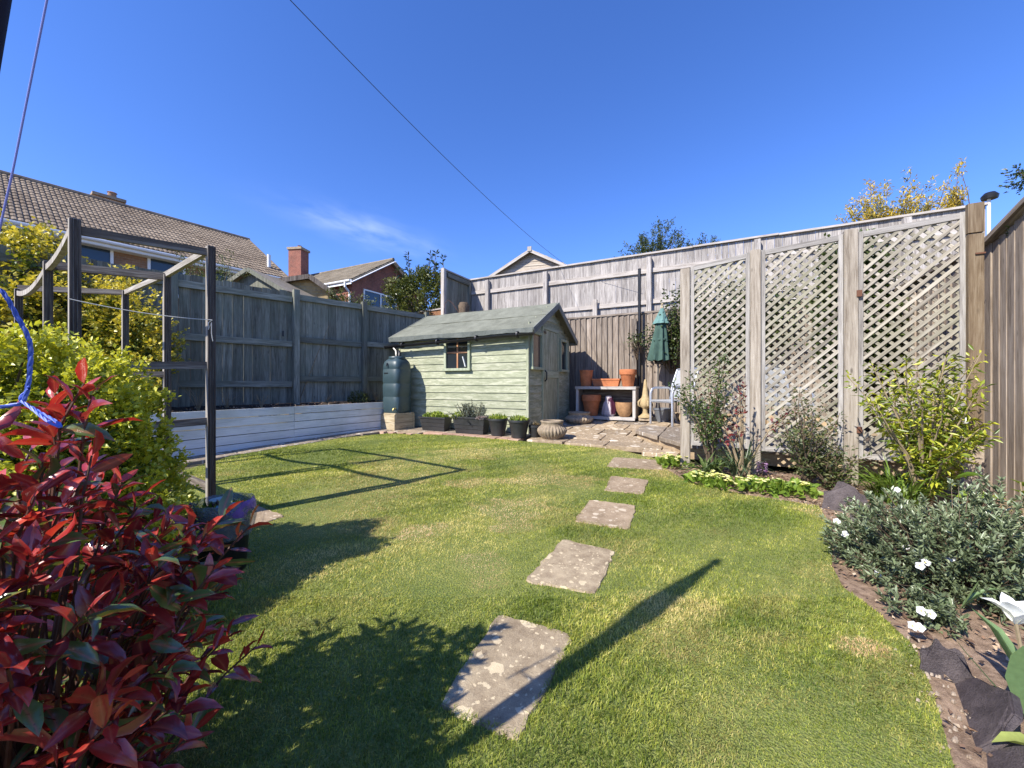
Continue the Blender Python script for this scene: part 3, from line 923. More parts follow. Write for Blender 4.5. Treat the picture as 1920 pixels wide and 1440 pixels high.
for q, zt in ((-3.42, 2.75), (-1.70, 2.74), (0, 2.775), (1.305, 2.76), (2.87, 2.76)):
    MB().box(fl(q, .058, (zt + .55) / 2), (.10, .10, zt - .55), Matrix.Rotation(math.atan2(fe.y, fe.x), 3, 'Z')).build('post', M['fence_grey'], lf, bevel=.006)
board(lf, 'bracket', M['black_plastic'], fl(-.22, .07, 1.95), (0, 0, 1), .1, fe, .025, .02)
board(lf, 'bracket', M['black_plastic'], fl(-1.28, .07, 1.12), (0, 0, 1), .08, fe, .025, .02)


def lthing(name, label, cat, s0, t0, z0, group=None, drot=0.0):
    t = thing(name, label, cat, W(s0, t0, z0), ANG + drot, group)
    return t, (lambda s, tt, z: Vector((s - s0, tt - t0, z - z0)))


XA, YA, ZA = Vector((1, 0, 0)), Vector((0, 1, 0)), Vector((0, 0, 1))

# low brown close-board fence behind the shed
bf, bl = lthing('closeboard_fence', 'brown weathered close board fence behind the shed, pots and chair', 'fence', -2.9, 2.45, .3)
s = -2.9
while s < 4.85:
    w = random.uniform(.108, .128)
    zt = 2.50 + random.uniform(-.006, .006)
    m = Vector((1, -random.uniform(.20, .28), 0))
    board(bf, 'fence_board', M['fence_brown'], bl(s + w / 2, 2.43 + random.uniform(-.004, .004), (zt + .38) / 2), ZA, zt - .38, m, w + .012, .014)
    s += w
board(bf, 'capping', M['fence_brown'], bl(.97, 2.435, 2.525), XA, 7.75, YA, .075, .035)
for z in (2.2, 1.4, .6): board(bf, 'rail', M['fence_brown'], bl(.97, 2.5, z), XA, 7.7, ZA, .09, .05)
board(bf, 'gravel_board', M['fence_brown'], bl(.97, 2.44, .42), XA, 7.7, ZA, .14, .03)
for px_ in (1262,):
    board(bf, 'post', M['fence_brown'], bl(S(px_, 2.38), 2.38, 1.45), ZA, 2.25, XA, .09, .05)

# upper silvered fence on the bank
s0u, s1u = S(880, 3.1), S(1846, 3.1)
uf, ul = lthing('silvered_fence', 'tall silvered board fence on the bank above the brown fence', 'fence', s0u, 3.1, 2.15)
s = s0u
while s < s1u:
    w = random.uniform(.115, .14)
    zt = 3.915
    board(uf, 'fence_board', M['fence_silver'], ul(s + w / 2, 3.1 + random.uniform(-.003, .003), (zt + 2.2) / 2), ZA, zt - 2.2, XA, w - .004, .018)
    s += w
ss = [s0u - .03, -.35, 2.4, 3.9, s1u + .02]
for i in range(4):
    dz = 0 if i < 2 else (.006 if i == 2 else -.004)
    board(uf, 'capping', M['rail_silver'], ul((ss[i] + ss[i + 1]) / 2, 3.085, 3.935 + dz), XA, ss[i + 1] - ss[i] - .006, YA, .10, .036)
pposts = [S(914, 3.02), S(1023, 3.02), S(1217, 3.02), S(1420, 3.02), S(1700, 3.02)]
for z, d0 in ((3.56, 0), (2.87, 1)):
    pp = [s0u] + pposts + [s1u]
    for i in range(len(pp) - 1):
        if d0 and i == 0: continue
        a, b = pp[i] + (.05 if i else 0), pp[i + 1] - .05
        board(uf, 'rail', M['rail_silver'], ul((a + b) / 2, 3.065, z + random.uniform(-.012, .012)), XA, b - a, ZA, .095, .045)
for i, sp in enumerate(pposts):
    zt = 3.84 if i < 3 else 3.88
    MB().box(ul(sp, 3.02, (zt + 2.1) / 2), (.105, .105, zt - 2.1)).build('post', M['fence_silver'], uf, bevel=.006)
MB().box(ul(S(1116, 3.0), 2.99, 2.62), (.10, .08, .80)).build('post', M['rail_silver'], uf, bevel=.006)
o = MB().tube([ul(s1u + .03, 3.06, 3.35), ul(s1u + .03, 3.06, 4.02)], .022, 8).build('end_strip', M['pvc'], uf)
o = MB().lathe([(.0, 0), (.09, .0), (.10, .05), (.06, .1), (0, .11)], ul(s1u + .04, 3.06, 4.0), 12).build('end_cap', M['black_plastic'], uf, smooth=True)

# short return panel at the left end of the upper fence
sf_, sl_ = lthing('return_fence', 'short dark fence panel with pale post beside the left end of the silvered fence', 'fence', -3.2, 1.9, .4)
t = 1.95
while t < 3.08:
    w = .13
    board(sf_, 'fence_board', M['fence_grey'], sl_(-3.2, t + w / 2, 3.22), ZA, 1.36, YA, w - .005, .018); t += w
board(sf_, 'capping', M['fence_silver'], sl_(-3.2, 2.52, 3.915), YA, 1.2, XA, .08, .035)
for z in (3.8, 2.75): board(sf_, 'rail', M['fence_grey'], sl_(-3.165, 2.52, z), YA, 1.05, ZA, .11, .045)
MB().box(sl_(-3.19, 1.87, 2.16), (.10, .11, 3.55)).build('post', M['rail_silver'], sf_, bevel=.008)
MB().box(sl_(-3.19, 3.0, 2.1), (.10, .10, 3.5)).build('post', M['fence_grey'], sf_, bevel=.008)

# a scrap of rusty brown fence behind
ra, rb2 = P(762, 579, 11.2), P(834, 571, 10.35)
rf = thing('rust_fence', 'small rust brown fence panel with pale top between bush and return panel', 'fence', (ra.x, ra.y, .4))
rd = Vector((rb2.x - ra.x, rb2.y - ra.y, 0)); rL = rd.length; rd.normalize()
q = 0
while q < rL:
    board(rf, 'fence_board', M['rust_fence'], rd * (q + .07) + Vector((0, 0, 1.33)), ZA, 2.66, rd, .135, .018); q += .14
board(rf, 'capping', M['rail_silver'], rd * (rL / 2) + Vector((0, 0, 2.68)), rd, rL + .05, Vector((-rd.y, rd.x, 0)), .08, .035)

# right fence
RS = 4.93
rfn, rfl = lthing('side_fence', 'brown vertical board fence along the right edge of the garden', 'fence', RS, 2.4, .1)
t = 2.38
while t > -3.6:
    w = random.uniform(.085, .125)
    f_ = (2.4 - t) / 5.0
    zt = 2.22 + .10 * f_ + min(.5, max(0, -1.0 - t) * .30)
    zb = .02
    board(rfn, 'fence_board', M['fence_right'], rfl(RS + random.uniform(-.004, .004), t - w / 2, (zt + zb) / 2), ZA, zt - zb, Vector((random.uniform(.05, .12), 1, 0)), w + .014, .016)
    t -= w
for (t0, t1) in ((2.4, -1.0), (-1.0, -2.66), (-2.66, -3.6)):
    ztop = lambda t: 2.245 + .10 * (2.4 - t) / 5.0 + min(.5, max(0, -1.0 - t) * .30)
    a, b = rfl(RS - .01, t0, ztop(t0)), rfl(RS - .01, t1, ztop(t1))
    board(rfn, 'capping', M['fence_brown'], (a + b) / 2, b - a, (b - a).length, XA, .10, .04)
for z in (2.0, 1.2, .4): board(rfn, 'rail', M['fence_right'], rfl(RS + .04, -.6, z), YA, 5.9, ZA, .09, .05)

# ================================================================== GARDEN SHED
SL, SD = 2.84, 2.04                     # long side, gable side
ZB, ZW = .2, 2.04                       # wall base, wall top
shed = thing('garden_shed', 'pale green timber shed with felt roof and four pane side window', 'shed', W(0, 0, ZB), ANG)
sp_ = lambda s, t, z: Vector((s, t, z - ZB))
# window opening on the long side
wz0, wz1 = 1.315, 1.93
ws0, ws1 = S(836, 0), S(884, 0)
pitch = .1335
nrow = int((ZW - ZB) / pitch) + 1


def clad(s0, s1, z, h, face):
    """one overlapping plank; face 'long' or 'gable' """
    tilt = .105 + random.uniform(-.025, .025)
    if face == 'long':
        c = sp_((s0 + s1) / 2, -.012, z + h / 2); wide = Vector((0, tilt, 1)); along = Vector((1, 0, random.uniform(-.0025, .0025)))
    elif face == 'back':
        c = sp_((s0 + s1) / 2, SD + .012, z + h / 2); wide = Vector((0, -tilt, 1)); along = XA
    elif face == 'left':
        c = sp_(-SL - .012, (s0 + s1) / 2, z + h / 2); wide = Vector((tilt, 0, 1)); along = YA
    else:
        c = sp_(.012, (s0 + s1) / 2, z + h / 2); wide = Vector((-tilt, 0, 1)); along = Vector((0, 1, random.uniform(-.002, .002)))
    return board(shed, 'plank', M['shed_green'], c, along, s1 - s0, wide, h + .010, .016)


for i in range(nrow):
    z = ZB + .03 + i * pitch
    h = min(pitch, ZW - .045 - z)
    if h < .02: continue
    if z + h > wz0 + .02 and z < wz1 - .02:
        clad(-SL, ws0, z, h, 'long'); clad(ws1, -.02, z, h, 'long')
    else: clad(-SL, -.02, z, h, 'long')
    clad(-SL, 0, z, h, 'back'); clad(0, SD, z, h, 'left')
GW = (.05, .52); DO = (.60, 1.34); GW2 = (1.455, 1.885); gz0, gz1 = 1.30, 1.96; dz1 = 2.06
RIDGE = 2.56; slope = (RIDGE - 2.02) / (SD / 2)
i = 0
z = ZB + .03
while z < RIDGE - .06:
    h = pitch
    top = z + h / 2
    if top < ZW: lo, hi = 0.02, SD - .02
    else:
        e = (top - 2.0) / slope; lo, hi = max(.02, e), min(SD - .02, SD - e)
    if hi - lo > .1:
        segs = []
        if z < dz1 - .05: segs = [(lo, DO[0] - .03), (DO[1] + .03, hi)]
        else: segs = [(lo, hi)]
        for a, b in segs:
            if gz0 - .04 < z + h / 2 < gz1 + .03:
                continue
            if b - a > .04: clad(a, b, z, h, 'gable')
        lo2, hi2 = lo, hi
        if lo2 < SD - hi2 + 5: 
            pass
    z += pitch
# strips beside the gable windows
for a, b in ((.02, GW[0] - .02), (GW[1] + .02, DO[0] - .03), (DO[1] + .03, GW2[0] - .02), (GW2[1] + .02, SD - .02)):
    if b - a > .01: board(shed, 'plank', M['shed_green'], sp_(.01, (a + b) / 2, (gz0 + gz1) / 2), ZA, gz1 - gz0 + .04, YA, b - a, .016)
# gable infill behind (thin wall) so nothing shows through
MB().add([sp_(-.012, .01, ZB + .02), sp_(-.012, SD - .01, ZB + .02), sp_(-.012, SD - .01, ZW - .02), sp_(-.012, SD / 2, RIDGE - .03), sp_(-.012, .01, ZW - .02),
          sp_(-.03, .01, ZB + .02), sp_(-.03, SD - .01, ZB + .02), sp_(-.03, SD - .01, ZW - .02), sp_(-.03, SD / 2, RIDGE - .03), sp_(-.03, .01, ZW - .02)],
         [(0, 1, 2, 3, 4), (9, 8, 7, 6, 5)]).build('gable_lining', M['shed_green'], shed)
MB().add([sp_(-SL + .03, .01, ZB + .02), sp_(-SL + .03, SD - .01, ZB + .02), sp_(-SL + .03, SD - .01, ZW - .02), sp_(-SL + .03, SD / 2, RIDGE - .03), sp_(-SL + .03, .01, ZW - .02)], [(0, 1, 2, 3, 4)]).build('gable_lining', M['shed_green'], shed)
MB().box(sp_(-SL / 2, SD / 2, ZB + .04), (SL - .06, SD - .06, .05)).build('floor', M['frame_wood'], shed)
for (s, t) in ((-.001, -.004), (-.001, SD + .004), (-SL, -.004), (-SL, SD + .004)):
    MB().box(sp_(s, t, (ZB + ZW - .07) / 2), (.048, .05, ZW - .07 - ZB)).build('corner_post', M['shed_green'], shed, bevel=.004)


def window(parent, c, wdir, out, w, h, bars, inner=True, bar_mat='orange_bar'):
    """frame, pane and glazing bars as children of a window part"""
    c = Vector(c); wdir = Vector(wdir); out = Vector(out)
    rot = Matrix((wdir, out, ZA)).transposed()
    fw = .045
    fr = MB()
    fr.box(c + wdir * (-w / 2 + fw / 2) + out * .018, (fw, .05, h), rot).box(c + wdir * (w / 2 - fw / 2) + out * .018, (fw, .05, h), rot)
    fr.box(c + ZA * (h / 2 - fw / 2) + out * .017, (w - 2 * fw, .05, fw), rot).box(c - ZA * (h / 2 - fw / 2) + out * .025, (w + .03, .075, fw), rot)
    win = fr.build('window', M['shed_trim'], parent)
    MB().box(c, (w - 2 * fw + .01, .006, h - 2 * fw + .01), rot).build('pane', M['glass'], win)
    if bars:
        for k in range(1, bars[0]):
            MB().box(c + wdir * (-w / 2 + w * k / bars[0]) + out * .008, (.028, .014, h - 2 * fw), rot).build('glazing_bar', M[bar_mat], win)
        for k in range(1, bars[1]):
            for j in range(bars[0]):
                ww = (w - 2 * fw) / bars[0] - .03
                cx = -w / 2 + fw + (w - 2 * fw) * (j + .5) / bars[0]
                MB().box(c + wdir * cx + ZA * (-h / 2 + h * k / bars[1]) + out * .008, (ww, .014, .028), rot).build('glazing_bar', M[bar_mat], win)
    return win


wn_ = window(shed, sp_((ws0 + ws1) / 2, -.022, (wz0 + wz1) / 2 + .01), XA, -YA, ws1 - ws0, wz1 - wz0 + .06, (2, 2))
a_ = sp_((ws0 + ws1) / 2, -.04, (wz0 + wz1) / 2)
MB().bar(a_ + Vector((.125, 0, -.07)), a_ + Vector((.185, 0, -.255)), .03, .012).build('window_stay', M['white_paint'], wn_)
for g0, g1 in (GW, GW2):
    w2_ = window(shed, sp_(.018, (g0 + g1) / 2, (gz0 + gz1) / 2), YA, XA, g1 - g0, gz1 - gz0, None)
    if g0 < 1: w2_.children[0].data.materials.clear(); w2_.children[0].data.materials.append(glass_mat('brown reflection glass', (.15, .10, .07), .12))  # brown reflection painted into the pane nearest the corner
# boarded door
dw = (DO[1] - DO[0]) / 6
door = MB().box(sp_(.0, (DO[0] + DO[1]) / 2, (ZB + dz1) / 2 + .02), (.02, DO[1] - DO[0], dz1 - ZB - .06)).build('door', M['shed_green'], shed)
for k in range(6):
    board(door, 'door_board', M['shed_green'], sp_(.018, DO[0] + dw * (k + .5), (ZB + dz1) / 2 + .02), ZA, dz1 - ZB - .06, YA, dw - .006, .016)
board(door, 'door_ledge', M['shed_trim'], sp_(.035, (DO[0] + DO[1]) / 2, 1.235), YA, DO[1] - DO[0], ZA, .13, .016)
MB().tube([sp_(.04, DO[0] + .05, 1.30), sp_(.075, DO[0] + .05, 1.26), sp_(.075, DO[0] + .05, 1.14), sp_(.04, DO[0] + .05, 1.10)], .013, 6).build('handle', M['black_plastic'], door, smooth=True)
MB().box(sp_(.03, DO[0] + .05, 2.0), (.03, .13, .04)).build('hinge', M['black_plastic'], door)
for a, b in ((DO[0] - .03, ZB + .05), (DO[1] + .03, ZB + .05)):
    board(shed, 'door_jamb', M['shed_trim'], sp_(.024, a, (ZB + dz1) / 2), ZA, dz1 - ZB, YA, .05, .03)
board(shed, 'door_head', M['shed_trim'], sp_(.024, (DO[0] + DO[1]) / 2, dz1 + .02), YA, DO[1] - DO[0] + .11, ZA, .05, .03)
# roof: two felted slopes with a slight sag, folded at the eaves
ov, og = .15, .16
for sgn in (1, -1):
    nU, nV = 26, 8
    v, f = [], []
    for lay in (0, 1):
        for j in range(nV + 1):
            for i in range(nU + 1):
                a = j / nV; s = -SL - og + (SL + 2 * og) * i / nU
                t = SD / 2 - sgn * a * (SD / 2 + ov)
                z = RIDGE + .035 - a * (SD / 2 + ov) * slope + .004 * math.sin(s * 5.1 + a * 4) + random.uniform(-.0015, .0015) - lay * .032
                v.append(sp_(s, t, z))
    n1 = (nU + 1) * (nV + 1)
    for j in range(nV):
        for i in range(nU):
            a = j * (nU + 1) + i
            q = (a, a + 1, a + nU + 2, a + nU + 1)
            f.append(q if sgn < 0 else q[::-1]); q2 = tuple(x + n1 for x in q); f.append(q2[::-1] if sgn < 0 else q2)
    for i in range(nU):
        a = nV * (nU + 1) + i; f.append((a, a + 1, a + 1 + n1, a + n1))
    for j in range(nV):
        for ii in (0, nU):
            a = j * (nU + 1) + ii; f.append((a, a + nU + 1, a + nU + 1 + n1, a + n1))
    roof = MB().add(v, f).build('roof', M['felt'], shed, smooth=True)
    ze = RIDGE + .035 - (SD / 2 + ov) * slope
    te = SD / 2 - sgn * (SD / 2 + ov)
    # folded felt hanging at the eaves, wavy lower edge
    v, f = [], []
    for i in range(41):
        s = -SL - og + (SL + 2 * og) * i / 40
        v += [sp_(s, te - sgn * .006, ze + .004), sp_(s, te - sgn * (.014 + random.uniform(0, .008)), ze - .075 - .012 * math.sin(s * 4.2) - random.uniform(0, .008))]
    f = [(2 * i, 2 * i + 1, 2 * i + 3, 2 * i + 2) for i in range(40)]
    MB().add(v, f).build('eaves_fold', M['felt_edge'], roof, smooth=True)
    # one felt lap across the slope
    sm = .52
    a_ = sp_(-SL - og, SD / 2 - sgn * sm * (SD / 2 + ov), RIDGE + .041 - sm * (SD / 2 + ov) * slope); b_ = a_ + Vector((SL + 2 * og, 0, 0))
    board(roof, 'felt_lap', M['felt'], (a_ + b_) / 2, XA, SL + 2 * og, Vector((0, -sgn, -slope)), .02, .010)
    for s in (og + .008, -SL - og - .008):
        p0 = sp_(s, SD / 2, RIDGE - .018); p1 = sp_(s, te, ze - .052)
        m_ = p1 - p0
        board(shed, 'bargeboard', M['shed_barge'], (p0 + p1) / 2 + Vector((0, sgn * .004, 0)), m_, m_.length - .01, ZA, .105, .018)
    board(shed, 'eaves_board', M['shed_barge'], sp_(-SL / 2, te + sgn * .03, ze - .06), XA, SL + 2 * og - .05, ZA, .07, .02)
MB().add([sp_(og + .02, SD / 2 - .07, RIDGE - .01), sp_(og + .02, SD / 2 + .07, RIDGE - .01), sp_(og + .02, SD / 2, RIDGE + .05)], [(0, 1, 2)]).build('ridge_end', M['shed_trim'], shed)
# gutter and downpipe
gt = -ov - .045
v, f = [], []
for i in range(2):
    s = (-SL - og - .05, og + .03)[i]; zc = (1.805, 1.885)[i]
    for k in range(9):
        a = math.pi * k / 8
        v.append(sp_(s, gt - .05 * math.cos(a), zc - .05 * math.sin(a)))
    for k in range(9):
        a = math.pi * k / 8
        v.append(sp_(s, gt - .044 * math.cos(a), zc - .042 * math.sin(a) + .001))
f = [(k, k + 1, 18 + k + 1, 18 + k) for k in range(8)] + [(9 + k + 1, 9 + k, 27 + k, 27 + k + 1) for k in range(8)] + [(0, 18, 27, 9), (8, 17, 35, 26), tuple(range(9)), tuple(range(26, 17, -1))]
gut = MB().add(v, f).build('gutter', M['black_plastic'], shed, smooth=True)
for s in (-2.6, -1.75, -.9, -.1):
    zc = 1.795 + (s + SL + og + .05) / (SL + 2 * og + .08) * .08
    MB().lathe([(.056, -.014), (.056, .014)], (0, 0, 0), 14).build('gutter_joint', M['black_plastic'], gut).matrix_basis = Matrix.Translation(sp_(s, gt, zc)) @ Matrix.Rotation(R(90), 4, 'Y')
MB().tube([sp_(-SL + .0, gt, 1.80), sp_(-SL + .02, gt, 1.74), sp_(-SL + .10, gt - .03, 1.69), sp_(-SL + .13, gt - .05, 1.56)], .03, 8).build('downpipe', M['black_plastic'], shed, smooth=True)

# ------------------------------------------------------------------ water butt on its stand
bs, bt = -2.58, -.37
st, stl = lthing('butt_stand', 'square timber stand under the water butt', 'stand', bs, bt, .185, drot=R(-9))
for k in range(2):
    for sg in (-1, 1):
        board(st, 'sleeper', M['sleeper'], (0, sg * .205, .075 + k * .152), XA, .46, ZA, .146, .05)
        board(st, 'sleeper', M['sleeper'], (sg * .207, 0, .075 + k * .152), YA, .355, ZA, .146, .044)
board(st, 'deck_board', M['sleeper'], (0, -.11, .312), XA, .46, YA, .21, .02)
board(st, 'deck_board', M['sleeper'], (0, .11, .312), XA, .46, YA, .21, .02)
wb = thing('water_butt', 'tall slate green plastic water butt at the shed corner', 'water butt', W(bs, bt, .508), ANG)
sq = lambda a, i: 1.0 / (abs(math.cos(a)) ** 4.5 + abs(math.sin(a)) ** 4.5) ** (1 / 4.5)
prof = [(.19, 0), (.205, .02), (.212, .28), (.206, .295), (.206, .31), (.213, .325), (.214, .53), (.207, .545), (.207, .56), (.214, .575), (.212, .80), (.205, .815), (.205, .828), (.209, .84), (.205, .90), (.19, .955), (.165, .99), (.135, 1.01), (.13, 1.02)]
MB().lathe(prof, n=48, mod=sq).build('barrel', M['butt'], wb, smooth=True)
MB().lathe([(.148, 1.015), (.152, 1.02), (.152, 1.05), (.145, 1.062), (.06, 1.07), (0, 1.07)], n=32, mod=lambda a, i: 1 + (.012 if i in (1, 2) and int(a * 20) % 2 else 0)).build('lid', M['butt'], wb, smooth=True)
MB().tube([(.16, -.21, .09), (.16, -.255, .09), (.16, -.27, .07), (.16, -.27, .05)], .014, 8).build('tap', plain('brass tap', (.5, .38, .15), .35, .8), wb, smooth=True)
MB().box((-.07, -.213, .745), (.10, .012, .018)).build('slot', M['black_plastic'], wb)
MB().tube([(-.05, -.2, .93), (-.03, -.23, .92), (-.03, -.235, .87)], .012, 6).build('hook', M['black_plastic'], wb)
MB().tube([(.03, .02, 1.06), (.03, .03, 1.12), (-.02, .07, 1.17)], .028, 8).build('pipe_inlet', M['black_plastic'], wb, smooth=True)

# ------------------------------------------------------------------ troughs, pots and what grows in them
def trough(px, L, lab, t0=-.27, h=.255, dz=0.0, rot=0.0):
    s0 = S(px, t0)
    tr = thing('planter_trough', lab, 'planter', W(s0, t0, .2), ANG + rot, 'black plastic planters along the shed')
    b, m, T, D0, D1 = [], None, L / 2, .075, .125
    pts = []
    for z, l, d in ((0, L / 2 - .055, D0), (h - .03, L / 2 - .012, D1 - .012), (h - .03, L / 2, D1), (h, L / 2, D1), (h, L / 2 - .02, D1 - .02), (h - .045, L / 2 - .025, D1 - .022)):
        pts += [(-l, -d, z), (l, -d, z), (l, d, z), (-l, d, z)]
    f = [(3, 2, 1, 0)] + [(4 * k + i, 4 * k + (i + 1) % 4, 4 * k + 4 + (i + 1) % 4, 4 * k + 4 + i) for k in range(5) for i in range(4)]
    MB().add(pts, f).build('trough_body', M['pot_plastic'], tr, bevel=.003)
    for zz in (.09, .16): MB().box((0, -D0 - (D1 - D0) * zz / h * .8 - .006, zz), (L - .10 + zz * .25, .006, .008)).build('rib', M['pot_plastic'], tr)
    l, d = L / 2 - .024, D1 - .021
    MB().box((0, 0, h - .05), (2 * l, 2 * d, .03)).build('compost', M['bed_soil'], tr)
    return tr, W(s0, t0, .2 + h - .04)


def round_pot(px, r, h, lab, t0=-.3, base=.2, mat='pot_plastic', group='black plastic planters along the shed', cat='plant pot', name='round_pot'):
    s0 = S(px, t0)
    p = thing(name, lab, cat, W(s0, t0, base), ANG, group)
    MB().lathe([(r * .62, 0), (r * .66, .005), (r * .93, h - .05), (r * .95, h - .04), (r, h - .038), (r * 1.02, h - .02), (r, h), (r * .92, h), (r * .9, h - .03)], n=32).build('pot_body', M[mat], p, smooth=True)
    MB().lathe([(r * .9, h - .045), (r * .9, h - .03), (0, h - .026)], n=20).build('compost', M['bed_soil'], p)
    return p, W(s0, t0, base + h - .03)


t1, p1 = trough(817, .60, 'black planter trough of yellow green seedlings next to the water butt stand')
t2, p2 = trough(884, .66, 'black planter trough holding the grey herb bush below the shed window', t0=-.33, h=.29)
r1, q1 = round_pot(934, .165, .285, 'round black pot of lime seedlings touching the trough with the grey herb bush', -.36)
r2, q2 = round_pot(973, .17, .285, 'round black pot of lime seedlings at the shed corner', -.42)
r3, q3 = round_pot(1003, .10, .20, 'small dark pot tucked between the shed corner pot and the stone urn', -.30, group='black plastic planters along the shed')


def plant(name, lab, cat, loc, group=None, rz=0.0): return thing(name, lab, cat, loc, rz, group)


def tuft(pl, mat, n, r, h, ln, wd, T=T_SMALL, up=.8, name='foliage', sx=1.0, sy=1.0, rot=0.0, roll=.6):
    a = rng.uniform(0, 2 * np.pi, n); rr = r * np.sqrt(rng.random(n))
    lx, ly = np.cos(a) * rr * sx, np.sin(a) * rr * sy
    x = lx * math.cos(rot) - ly * math.sin(rot); y = lx * math.sin(rot) + ly * math.cos(rot)
    z = rng.random(n) * h * np.sqrt(np.clip(1 - (rr / (r * 1.05)) ** 2, .1, 1))
    d = np.stack([x / r * .8, y / r * .8, np.full(n, up)], 1) + rng.normal(0, .45, (n, 3))
    o = leaves(name, np.stack([x, y, z], 1), d, ln * rng.uniform(.6, 1.2, n), wd * rng.uniform(.7, 1.2, n), mat, pl, T, roll=roll)
    o['kind'] = 'stuff'
    return o


pl = plant('seedling_bed', 'low lime and green seedlings filling the trough beside the water butt stand', 'seedlings', p1)
tuft(pl, L_['lime'], 420, .27, .10, .06, .035, sx=1, sy=.33, rot=ANG, up=1.0)
for px_, pl_loc, lab in ((934, q1, 'young lime leaves in the round pot beside the herb trough'), (973, q2, 'young lime leaves in the round pot at the shed corner')):
    pl = plant('seedlings', lab, 'seedlings', pl_loc)
    tuft(pl, L_['lime'], 150, .135, .07, .06, .026, up=1.5)
pl = plant('dead_plant', 'few pale dry stalks in the small dark pot by the urn', 'plant', q3)
tuft(pl, L_['dry'], 22, .06, .05, .09, .008, up=1.6)
# grey herb bush (upright shoots)
pl = plant('herb_bush', 'grey green upright herb bush in the trough under the shed window', 'herb', p2)
sh_p, sh_d, stems = [], [], []
for k in range(85):
    a = random.uniform(0, 2 * math.pi); rr = abs(random.gauss(0, .13))
    bx, by = rr * math.cos(a) * 1.4 - .04, rr * math.sin(a) * .6
    H = random.uniform(.12, .27) + (.14 if random.random() < .12 else 0) - rr * .3
    lean = Vector((bx * .55, by * .8, 0)) + Vector((random.gauss(0, .05), random.gauss(0, .05), 0))
    base = Vector((bx * .6, by * .6, 0)); tip = base + lean + Vector((0, 0, max(.08, H)))
    stems.append((base, tip))
    nl = int(34 * max(.12, H) / .25)
    for j in range(nl):
        u = .2 + .8 * j / nl
        sh_p.append(base.lerp(tip, u)); sh_d.append(Vector((random.gauss(0, 1), random.gauss(0, 1), random.gauss(.6, .5))))
for k in range(14):
    base = Vector((.17 + random.uniform(-.03, .06), random.uniform(-.05, .03), .02)); tip = base + Vector((random.uniform(0, .12), random.uniform(-.06, .04), random.uniform(.10, .24)))
    stems.append((base, tip))
    for j in range(30): sh_p.append(base.lerp(tip, .2 + .8 * j / 30)); sh_d.append(Vector((random.gauss(0, 1), random.gauss(0, 1), random.gauss(.6, .5))))
rotm = Matrix.Rotation(ANG, 3, 'Z')
sh_p = np.array([rotm @ p for p in sh_p])
o = leaves('foliage', sh_p, np.array(sh_d), .036, .010, L_['lavender'], pl); o['kind'] = 'stuff'
mb = MB()
for a, b in stems: mb.tube([rotm @ a, rotm @ b], .003, 4, False)
mb.build('stems', M['bark'], pl)
pl = plant('heather', 'small pinkish white heather at the right end of the herb trough', 'plant', p2 + Vector((UX * .24 + VX * -.06, UY * .24 + VY * -.06, 0)))
tuft(pl, L_['heather'], 260, .09, .07, .028, .010, up=1.0)
pl = plant('trailing_herb', 'yellow green low leaves at the left end of the herb trough', 'plant', p2 + Vector((UX * -.26, UY * -.26, 0)))
tuft(pl, L_['lime'], 200, .12, .11, .05, .03, up=.8)

# ------------------------------------------------------------------ stone urns
def urn(px, t0, r, h, lab, base):
    s0 = S(px, t0)
    u = thing('stone_urn', lab, 'urn', W(s0, t0, base), ANG, 'low fluted stone urns')
    n = 26
    fl_ = lambda a, i: 1 + (.035 * math.cos(a * n) if 1 <= i <= 6 else 0)
    MB().lathe([(r * .60, 0), (r * .70, h * .08), (r * .90, h * .26), (r, h * .44), (r * .97, h * .56), (r * .86, h * .66), (r * .80, h * .70), (r * .77, h * .74), (r * .74, h * .80), (r * .76, h * .88), (r * .80, h * .94), (r * .78, h), (r * .64, h), (r * .58, h * .9), (r * .58, h * .6)], n=26 * 6, mod=fl_).build('bowl', M['urn'], u, smooth=True)
    MB().lathe([(r * .58, h * .60), (r * .58, h * .72), (0, h * .74)], n=24).build('compost', M['bed_soil'], u)
    return u


urn(1035, -.30, .225, .285, 'sunlit fluted stone urn on the flags at the shed corner', .2)
urn(1086, 1.45, .27, .24, 'wide fluted stone urn in the shade against the shed door side', .26)

# ------------------------------------------------------------------ potting shelf with pots
hs0, ht0 = S(1137, 2.0), 2.05
SH = thing('potting_shelf', 'grey timber potting shelf against the brown fence holding terracotta pots', 'shelf', W(hs0, ht0, .30), ANG)
wS, dS, hS = .60, .20, .60
for sg in (-1, 1):
    board(SH, 'side_panel', M['shelf_wood'], (sg * (wS - .028), -dS + .02, .36), ZA, .60, XA, .055, .04)
    board(SH, 'side_panel', M['shelf_wood'], (sg * (wS - .018), .02, .36), ZA, .60, YA, .35, .03)
board(SH, 'top_shelf', M['shelf_wood'], (0, 0, .682), XA, 2 * wS + .02, YA, .42, .035)
board(SH, 'top_shelf_edge', M['shelf_wood'], (0, -.215, .672), XA, 2 * wS + .02, ZA, .055, .018)
board(SH, 'bottom_shelf', M['shelf_wood'], (0, 0, .075), XA, 2 * wS - .08, YA, .40, .03)
board(SH, 'bottom_edge', M['shelf_wood'], (0, -.212, .066), XA, 2 * wS - .02, ZA, .06, .018)
board(SH, 'back_board', M['frame_wood'], (0, .195, .36), XA, 2 * wS - .06, ZA, .55, .012)
for sg in (-.55, .1, .5): board(SH, 'foot_block', M['shelf_wood'], (sg, -.05, .013), XA, .10, YA, .25, .075)


def in_shelf(x, y, z): return W(hs0 + x, ht0 + y, .30 + z)


